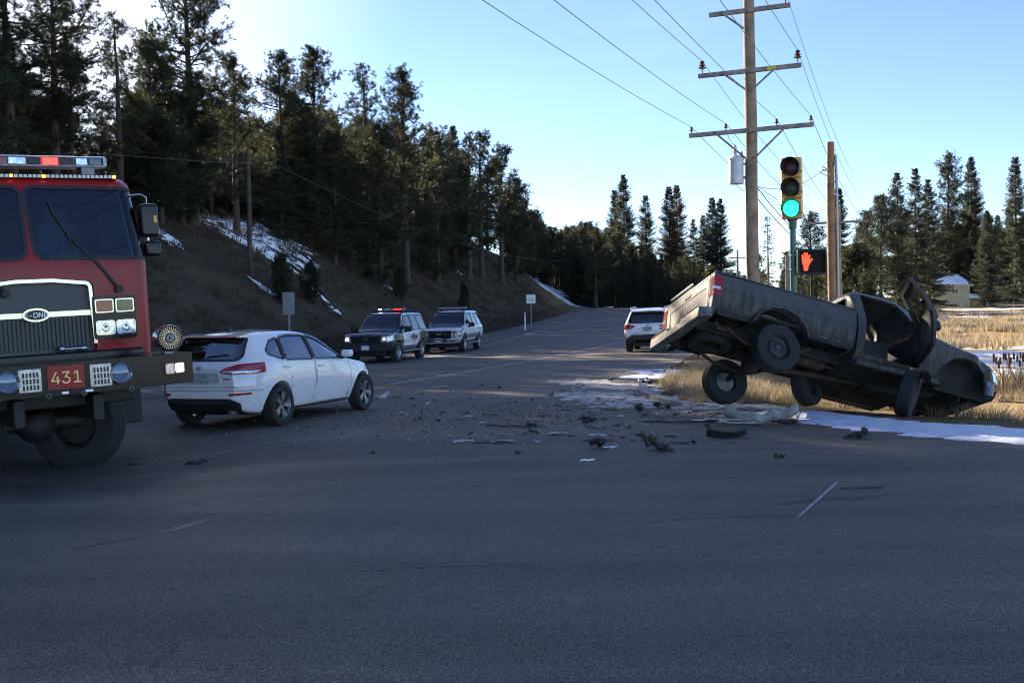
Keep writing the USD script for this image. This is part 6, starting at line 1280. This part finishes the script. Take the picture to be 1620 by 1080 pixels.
# wire fence across the field
def fence(x0, x1, y, y1, n, label):
    T = thing('wire_fence', label, 'fence', None); pts = []
    for k in range(n):
        t = k / (n - 1); x = x0 + (x1 - x0) * t; yy = y + (y1 - y) * t; g = G(x, yy); obj('fence_post', tm(cyl((x, yy, g - .2), (x + .03 * (k % 3 - 1), yy, g + 1.15), .05, n=7)), GREYWOOD, T); pts.append((x, yy, g))
    for h in (.45, .75, 1.05): obj('fence_wire', tube([(a, b, c + h) for a, b, c in pts], .012, 4), WIRE, T)
fence(26, 62, 118, 112, 13, 'thin wire fence with grey posts across the middle of the golden field'); fence(60, 120, 183, 178, 16, 'far wire fence along the snowy track below the house')

# cattails in the wet corner of the field
CT = M('cattail_brown', (.075, .035, .02), .9, var=.3, scale=30); STK = M('cattail_stalk', (.30, .20, .09), .8)
cl = stage.CreateClassPrim('/plant_kind_cattail')
usdkit.mesh(stage, '/plant_kind_cattail/stalk', tube([(0, 0, -.1), (.01, .0, .7), (.03, .01, 1.75)], [.008, .006, .003], 6), STK, smooth=True); usdkit.mesh(stage, '/plant_kind_cattail/seed_head', moved(lathe([(.001, 0), (.02, .01), (.024, .05), (.024, .24), (.018, .28), (.001, .29)], 12, 'z'), None, (.02, .006, 1.25)), CT, smooth=40)
usdkit.mesh(stage, '/plant_kind_cattail/leaf', cat_([tube([(0, 0, 0), (.06 * math.cos(a), .06 * math.sin(a), .6), (.28 * math.cos(a), .28 * math.sin(a), 1.1)], [.012, .009, .002], 4) for a in (0.4, 2.5, 4.4)]), STK, smooth=False)
rc = random.Random(3)
for px, top in ((1572, 556), (1576, 580), (1586, 568), (1588, 584), (1594, 555), (1597, 570), (1601, 578), (1606, 562), (1612, 566), (1608, 586), (1617, 574), (1581, 590), (1592, 592), (1614, 590), (1603, 590), (1619, 560)):
    D = rc.uniform(22, 27); q = at_depth(px, top, D); g = G(q[0], D); x_ = UsdGeom.Xform.Define(stage, numbered('/World', 'cattail')); s = max(.55, min(1.5, (q[2] - g) / 1.6))
    x_.AddTranslateOp().Set(Gf.Vec3d(q[0], D, g)); x_.AddRotateXYZOp().Set(Gf.Vec3f(rc.uniform(-5, 5), rc.uniform(-5, 5), rc.uniform(0, 360))); x_.AddScaleOp().Set(Gf.Vec3f(1, 1, s))
    p = x_.GetPrim(); p.GetReferences().AddInternalReference('/plant_kind_cattail'); p.SetInstanceable(True); tag(p, 'brown cattail standing in the snowy wet ground right of the pickup nose', 'plant', 'cattails beside the pickup nose')
# ---------------------------------------------------------------- crash debris
DBLK = M('debris_black', (.012, .012, .013), .6, var=.4, scale=14, bump=.004, bscale=40)
DGRY = M('debris_grey', (.07, .072, .078), .5, var=.4, scale=12)
DSIL = M('debris_silver', (.36, .36, .37), .35, .5, var=.4, scale=9)
DWHT = M('debris_white', (.60, .62, .65), .3, coat=.6, var=.15)
DGLS = M('debris_lens', (.35, .42, .48), .15, .3, coat=1)
DORG = M('debris_orange', (.45, .15, .04), .5, var=.3)
DTAN = M('debris_tan_bumper', (.17, .165, .15), .45, var=.35, scale=6)
def lump(size, seed, n=7, flat=.6):
    """Tangle of broken brackets and shards."""
    r = np.random.default_rng(seed); ps = []
    for k in range(n):
        s = size * r.uniform(.22, .55); c = r.normal(0, .26, 3) * size; c[2] = abs(c[2]) * flat
        a = Manifold.batch_hull([Manifold.cube(list(s * r.uniform(.15, .6, 3)), True).translate(list(r.normal(0, .22, 3) * s)) for _ in range(3)]); ps.append(moved(a, rot(*r.uniform(-1, 1, 3)), c))
    for k in range(n // 2):
        p = r.normal(0, .35, (4, 3)) * size; p[:, 2] = np.abs(p[:, 2]) * flat * .7; ps.append(tube(p, size * .022, 5))
    m = cat_(ps); m.apply_scale([1.15, 1.0, .7]); m.apply_translation([0, 0, -m.bounds[0][2]]); return m
def strip(L, w, seed, bendy=.25, th=.012, lift=.04):
    """Long thin bent trim piece."""
    r = np.random.default_rng(seed); t = np.linspace(-.5, .5, 9); y = np.cumsum(np.cumsum(r.normal(0, bendy * L / 22, 9))); y -= y.mean(); z = np.abs(np.cumsum(r.normal(0, lift * min(1, L), 9))) * .5
    c = np.column_stack([t * L, y, z - z.min()]); ww = w * (.5 + .5 * r.random(9)); V = np.vstack([c + np.column_stack([0 * t, s * ww / 2, 0 * t + h]) for s in (-1, 1) for h in (0, th)]); n = 9; F = []
    for i in range(n - 1):
        for a, b in ((0, 1), (1, 3), (3, 2), (2, 0)): F += [(a * n + i, b * n + i, b * n + i + 1), (a * n + i, b * n + i + 1, a * n + i + 1)]
    for i in (0, n - 1): F += [(i, n + i, 3 * n + i), (i, 3 * n + i, 2 * n + i)]
    return trimesh.Trimesh(V, F, process=False)
def drop(mesh, px, py, yaw=0.0, tilt=(0, 0), dz=.004):
    p = P(px, py); m = moved(mesh, rot(yaw, *tilt)); m.apply_translation([0, 0, -m.bounds[0][2] + dz]); return mat4(None, (p[0], p[1], p[2])), m
def piece(name, label, mesh, px, py, mat, yaw=0.0, tilt=(0, 0), cat='debris', group=None, parts=()):
    m4, m = drop(mesh, px, py, yaw, tilt)
    if not parts:
        m.apply_transform(m4); return obj(name, m, mat, None, 30, label, cat, group)
    T = thing(name, label, cat, m4, group)
    obj(parts[0], m, mat, T)
    for nm, me, ma in parts[1:]: obj(nm, me, ma, T)
    return T
# big torn bumper cover lying under the pickup
def bumper_cover():
    t = np.linspace(-1, 1, 25); c = np.column_stack([t * .62, .16 * t ** 2 + .03 * np.sin(t * 5), .05 + .03 * np.abs(t) ** 3 * 2 + .012 * np.sin(t * 9)]); prof = np.array([(0, 0), (-.05, .05), (-.05, .11), (.0, .17), (.05, .19)]); V = []
    for o in (0, .008):
        for k, p in enumerate(c): V.append(p + np.column_stack([0 * prof[:, 0], prof[:, 0] + o, prof[:, 1] * (1.0 + .25 * math.sin(k * .9)) - o]))
    V = np.array(V).reshape(2, 25, 5, 3); F = []; idx = lambda s, i, j: s * 125 + i * 5 + j
    for i in range(24):
        for j in range(4):
            F += [(idx(0, i, j), idx(0, i + 1, j), idx(0, i + 1, j + 1)), (idx(0, i, j), idx(0, i + 1, j + 1), idx(0, i, j + 1)), (idx(1, i, j), idx(1, i + 1, j + 1), idx(1, i + 1, j)), (idx(1, i, j), idx(1, i, j + 1), idx(1, i + 1, j + 1))]
        for j in (0, 4): F += [(idx(0, i, j), idx(1, i, j), idx(1, i + 1, j)), (idx(0, i, j), idx(1, i + 1, j), idx(0, i + 1, j))]
    return trimesh.Trimesh(V.reshape(-1, 3), F, process=False)
bc = bumper_cover(); bc.apply_scale(.85)
piece('bumper_cover', 'torn pale bumper cover lying on the slush below the pickup', bc, 1205, 672, DTAN, .12, (0.0, .55), 'car part', parts=('cover', ('inner_trim', moved(strip(.7, .07, 3, .1), RZ(.3), (-.3, -.08, .06)), DSIL), ('inner_trim', moved(strip(.55, .05, 9, .15), RZ(-.5), (-.35, .0, .03)), DWHT), ('bracket', moved(lump(.2, 31), None, (.35, .02, .0)), DBLK), ('bracket', moved(lump(.16, 33), None, (.5, .05, .0)), DBLK), ('torn_end', moved(crumple(.22, .14, 4, .05), RY(-1.0) @ RZ(.4), (.60, .18, .10)), DTAN)))
piece('bumper_strip', 'long black bumper strip with white edge lying left of the torn bumper cover', strip(1.05, .16, 12, .06, .02, .015), 1075, 668, DBLK, -.25, cat='car part', parts=('strip', ('edge', moved(strip(.42, .04, 14, .05), RZ(-.2), (.38, -.13, .03)), DWHT), ('wire', tube([(.4, .1, .03), (.65, .3, .1), (.9, .55, .12)], .008, 5), DBLK)))
piece('wheel_liner', 'black curved wheel liner lying in front of the torn bumper cover', (lambda m: m)(trimesh.Trimesh(*(lambda a: (np.vstack([np.column_stack([.27 * np.cos(a), .27 * np.sin(a) * .35, .0 * a + h + .04 * np.sin(a)]) for h in (0, .02)] + [np.column_stack([.27 * np.cos(a), .27 * np.sin(a) * .35 - .09, .06 + .02 * np.cos(a * 2) + 0 * a + h]) for h in (0, .02)]), np.array([f for i in range(15) for (p, q) in ((0, 1), (1, 3), (3, 2), (2, 0)) for f in ((p * 16 + i, q * 16 + i, q * 16 + i + 1), (p * 16 + i, q * 16 + i + 1, p * 16 + i + 1))])))(np.linspace(-2.9, -.2, 16)), process=False)), 1148, 692, DBLK, .1, cat='car part')
piece('intake_box', 'black broken intake box with a pale shard, on the road below the debris field', lump(.24, 41, 10, .35), 948, 708, DBLK, .3, parts=('box', ('shard', moved(crumple(.20, .09, 6, .02), None, (.12, -.07, .005)), DWHT)), cat='car part')
piece('engine_bracket', 'tangled black engine bracket with greenish parts on the road', lump(.23, 43, 12, .6), 1040, 712, DBLK, -.5, parts=('bracket', ('fitting', moved(lump(.10, 46), None, (-.04, -.05, .12)), M('debris_green', (.05, .06, .03), .6)), ('hose', tube([(-.1, 0, .05), (-.14, -.02, .16), (-.2, .0, .20)], .03, 8), RUST_D := M('debris_rust', (.03, .016, .012), .8))), cat='car part')
piece('lamp_bracket', 'black upright broken bracket at the edge of the clean snow strip', lump(.22, 47, 10, .9), 1358, 694, DBLK, .8, cat='car part')
piece('wiper_arm', 'thin black wiper arm lying alone on the near asphalt at right', strip(.40, .022, 48, .03, .012, .006), 1363, 773, DBLK, .05, cat='car part')
piece('fender_piece', 'white torn fender piece with black clip beside the hatchback front wheel', crumple(.40, .22, 52, .09), 602, 631, DWHT, .4, parts=('panel', ('clip', moved(strip(.3, .06, 53, .1), RZ(.2), (.3, -.02, .02)), DBLK)), cat='car part')
piece('white_strip', 'small white curved strip lying beyond the debris field', strip(.42, .05, 54, .1, .012, .02), 697, 612, DWHT, -.2)
piece('orange_lens', 'orange indicator lens piece on the slush at the kerb corner', crumple(.30, .13, 55, .08), 1080, 634, DORG, .6, (0, .6))
piece('headlamp_unit', 'smashed headlamp unit with chrome bowls on snow by the kerb corner', lump(.28, 57, 8, .7), 1018, 608, DBLK, 0, parts=('housing', ('reflector', moved(Manifold.sphere(.06, 16), None, (-.08, -.08, .09)), CHROME), ('reflector', moved(Manifold.sphere(.055, 16), None, (.07, -.09, .09)), CHROME)), cat='car part')
piece('crumpled_sheet', 'black crumpled panel on the snow patch beyond the headlamp unit', crumple(.55, .3, 58, .08), 1042, 589, DBLK, .2)
piece('fuse_box', 'black square part among slush left of the orange lens', lump(.22, 59, 7, .9), 1008, 650, DBLK, .4)
piece('relay_box', 'black upright part on slush right beside the square part', lump(.20, 60, 6, 1.0), 1047, 646, DBLK, .9)
piece('glass_shard', 'pale greenish glass piece on the slush under the hanging wheel', crumple(.26, .14, 61, .03), 1130, 653, DGLS, .3)
piece('bent_rod', 'long black bent rod with a lump end in the middle of the road', strip(.75, .03, 62, .06, .02, .03), 805, 676, DBLK, -.4, parts=('rod', ('lump', moved(lump(.13, 63), None, (.32, 0, 0)), DBLK)))
piece('grille_bar', 'long thin grille bar lying across the middle of the road', strip(.55, .04, 64, .02, .015, .01), 780, 701, DBLK, .02, parts=('bar', ('edge', moved(strip(.3, .02, 65, .02), None, (.12, -.03, .015)), DSIL)))
piece('broken_lens', 'flat black lens housing with a pale rim, mid road', crumple(.30, .14, 66, .05), 883, 688, DBLK, .3, parts=('housing', ('rim', moved(strip(.24, .03, 67, .05), None, (.0, -.06, .03)), DSIL)))
piece('plastic_duct', 'black plastic duct piece left of the pickup slush', lump(.2, 68, 8, .4), 929, 668, DBLK, -.2)
piece('twisted_wire', 'black loop of trim lying right of the fire engine wheel', tube([(.10 * math.cos(a) * (1 + .3 * math.sin(3 * a)), .05 * math.sin(a), .02 + .015 * math.sin(2 * a)) for a in np.linspace(0, 5.8, 24)], .012, 6), 311, 735, DBLK, .2)
piece('flat_shard', 'flat dark shard lying close beside the fire engine wheel', crumple(.28, .10, 70, .03), 212, 735, DBLK, .1)
piece('tread_strip', 'narrow dark strip on the asphalt between the fire engine and hatchback', strip(.22, .03, 71, .05), 264, 726, DGRY, .1)
piece('white_sliver', 'bright white sliver lying on the asphalt below the debris field', strip(.16, .035, 72, .02), 929, 729, DWHT, .0)
piece('black_clip', 'small black clip standing on the asphalt left of the white sliver', lump(.10, 73, 4, 1.0), 818, 718, DBLK, .4)
piece('small_hinge', 'small black hinge on the asphalt right of the tangled bracket', lump(.10, 74, 4, .8), 1233, 725, DBLK, .4)
piece('black_cone_part', 'small black pointed part on the road beyond the slush', lump(.18, 75, 5, .9), 965, 603, DBLK, .4)
# smaller fragments strewn between the two cars
FRAG = [(585, 715), (628, 627), (648, 632), (665, 628), (676, 640), (690, 633), (702, 641), (712, 636), (655, 640), (668, 658), (700, 650), (724, 664), (742, 660), (735, 655), (762, 670), (771, 694), (790, 700), (812, 655), (820, 640), (836, 652), (846, 684), (856, 672), (861, 660), (872, 700), (882, 640), (886, 664), (897, 651), (905, 690), (912, 640), (918, 665), (925, 655), (938, 676), (946, 690), (955, 662), (958, 640), (968, 652), (975, 676), (984, 694), (988, 640), (995, 676), (1000, 700), (870, 625), (841, 633), (892, 617), (926, 624), (792, 612), (760, 611), (740, 630), (712, 622), (690, 668), (655, 668), (675, 682), (712, 690), (735, 700), (668, 662), (640, 655), (905, 614), (790, 645), (800, 632), (852, 645), (1010, 690), (1022, 700), (1062, 690), (1075, 704), (1095, 700), (1120, 680), (1160, 700), (828, 690), (850, 698), (800, 690), (960, 680), (1040, 690), (945, 630), (915, 612), (1048, 660), (1065, 655), (1022, 660), (1100, 655), (980, 630), (1000, 628), (978, 660), (748, 688), (820, 660), (778, 660)]
_kinds = [('plastic_shard', 'small black plastic shard among the crash debris on the road', 'black shards strewn over the road', DBLK), ('metal_shard', 'small silver shard among the crash debris on the road', 'silver shards strewn over the road', DSIL), ('broken_bit', 'small black broken lump among the crash debris on the road', 'black lumps strewn over the road', DBLK), ('grey_shard', 'small grey flat shard among the crash debris on the road', 'grey shards strewn over the road', DGRY)]
rf = random.Random(21)
for k, (px, py) in enumerate(FRAG):
    kd = rf.choice((0, 0, 0, 0, 1, 1, 2, 3, 3)); nm, lab, grp, mt = _kinds[kd]; s = rf.uniform(.06, .19)
    me = lump(s * .8, 200 + k, 4, .4) if kd == 2 else (strip(s * 1.5, s * .25, 200 + k, .12) if rf.random() < .35 else crumple(s, s * rf.uniform(.3, .7), 200 + k, s * .25, .005, 7))
    piece(nm, lab, me, px + rf.uniform(-4, 4), py + rf.uniform(-3, 3), mt, rf.uniform(-1.5, 1.5), (rf.uniform(-.2, .2), rf.uniform(-.2, .2)), group=grp)
# grit: crumbs of glass and plastic too small to tell apart
def grit(n, seed, mat, lab, s0, s1):
    r = np.random.default_rng(seed); q = np.column_stack([r.normal(.3, 2.6, n), r.normal(18.6, 1.7, n)]); q = q[(q[:, 0] > -4.5) & (q[:, 0] < 5) & ((edge_d(q[:, 0], q[:, 1]) < .8))]
    n = len(q); s = r.uniform(s0, s1, n) ** 1.0; V = np.array([(-1, -1, 0), (1, -1, 0), (1, 1, 0), (-1, 1, 0), (0, 0, 1.0)])[None] * s[:, None, None] * r.uniform(.4, 1.3, (n, 5, 3)); a = r.random(n) * 6.28; c, sn = np.cos(a)[:, None], np.sin(a)[:, None]
    V = np.stack([V[..., 0] * c - V[..., 1] * sn, V[..., 0] * sn + V[..., 1] * c, V[..., 2]], -1); V += np.column_stack([q, Gv(q[:, 0], q[:, 1]) + .003])[:, None]; i = np.arange(n)[:, None] * 5
    obj('debris_crumbs', (V.reshape(-1, 3), np.concatenate([i + [0, 1, 4], i + [1, 2, 4], i + [2, 3, 4], i + [3, 0, 4]])), mat, None, False, lab, kind='stuff')
grit(1500, 5, DBLK, 'tiny black crumbs of broken plastic over the crash site', .004, .019); grit(800, 6, DGLS, 'tiny glass crumbs glinting over the crash site', .004, .014)
grit(700, 7, M('debris_soil', (.10, .075, .05), .95), 'clods of brown soil shaken over the crash site', .008, .03)
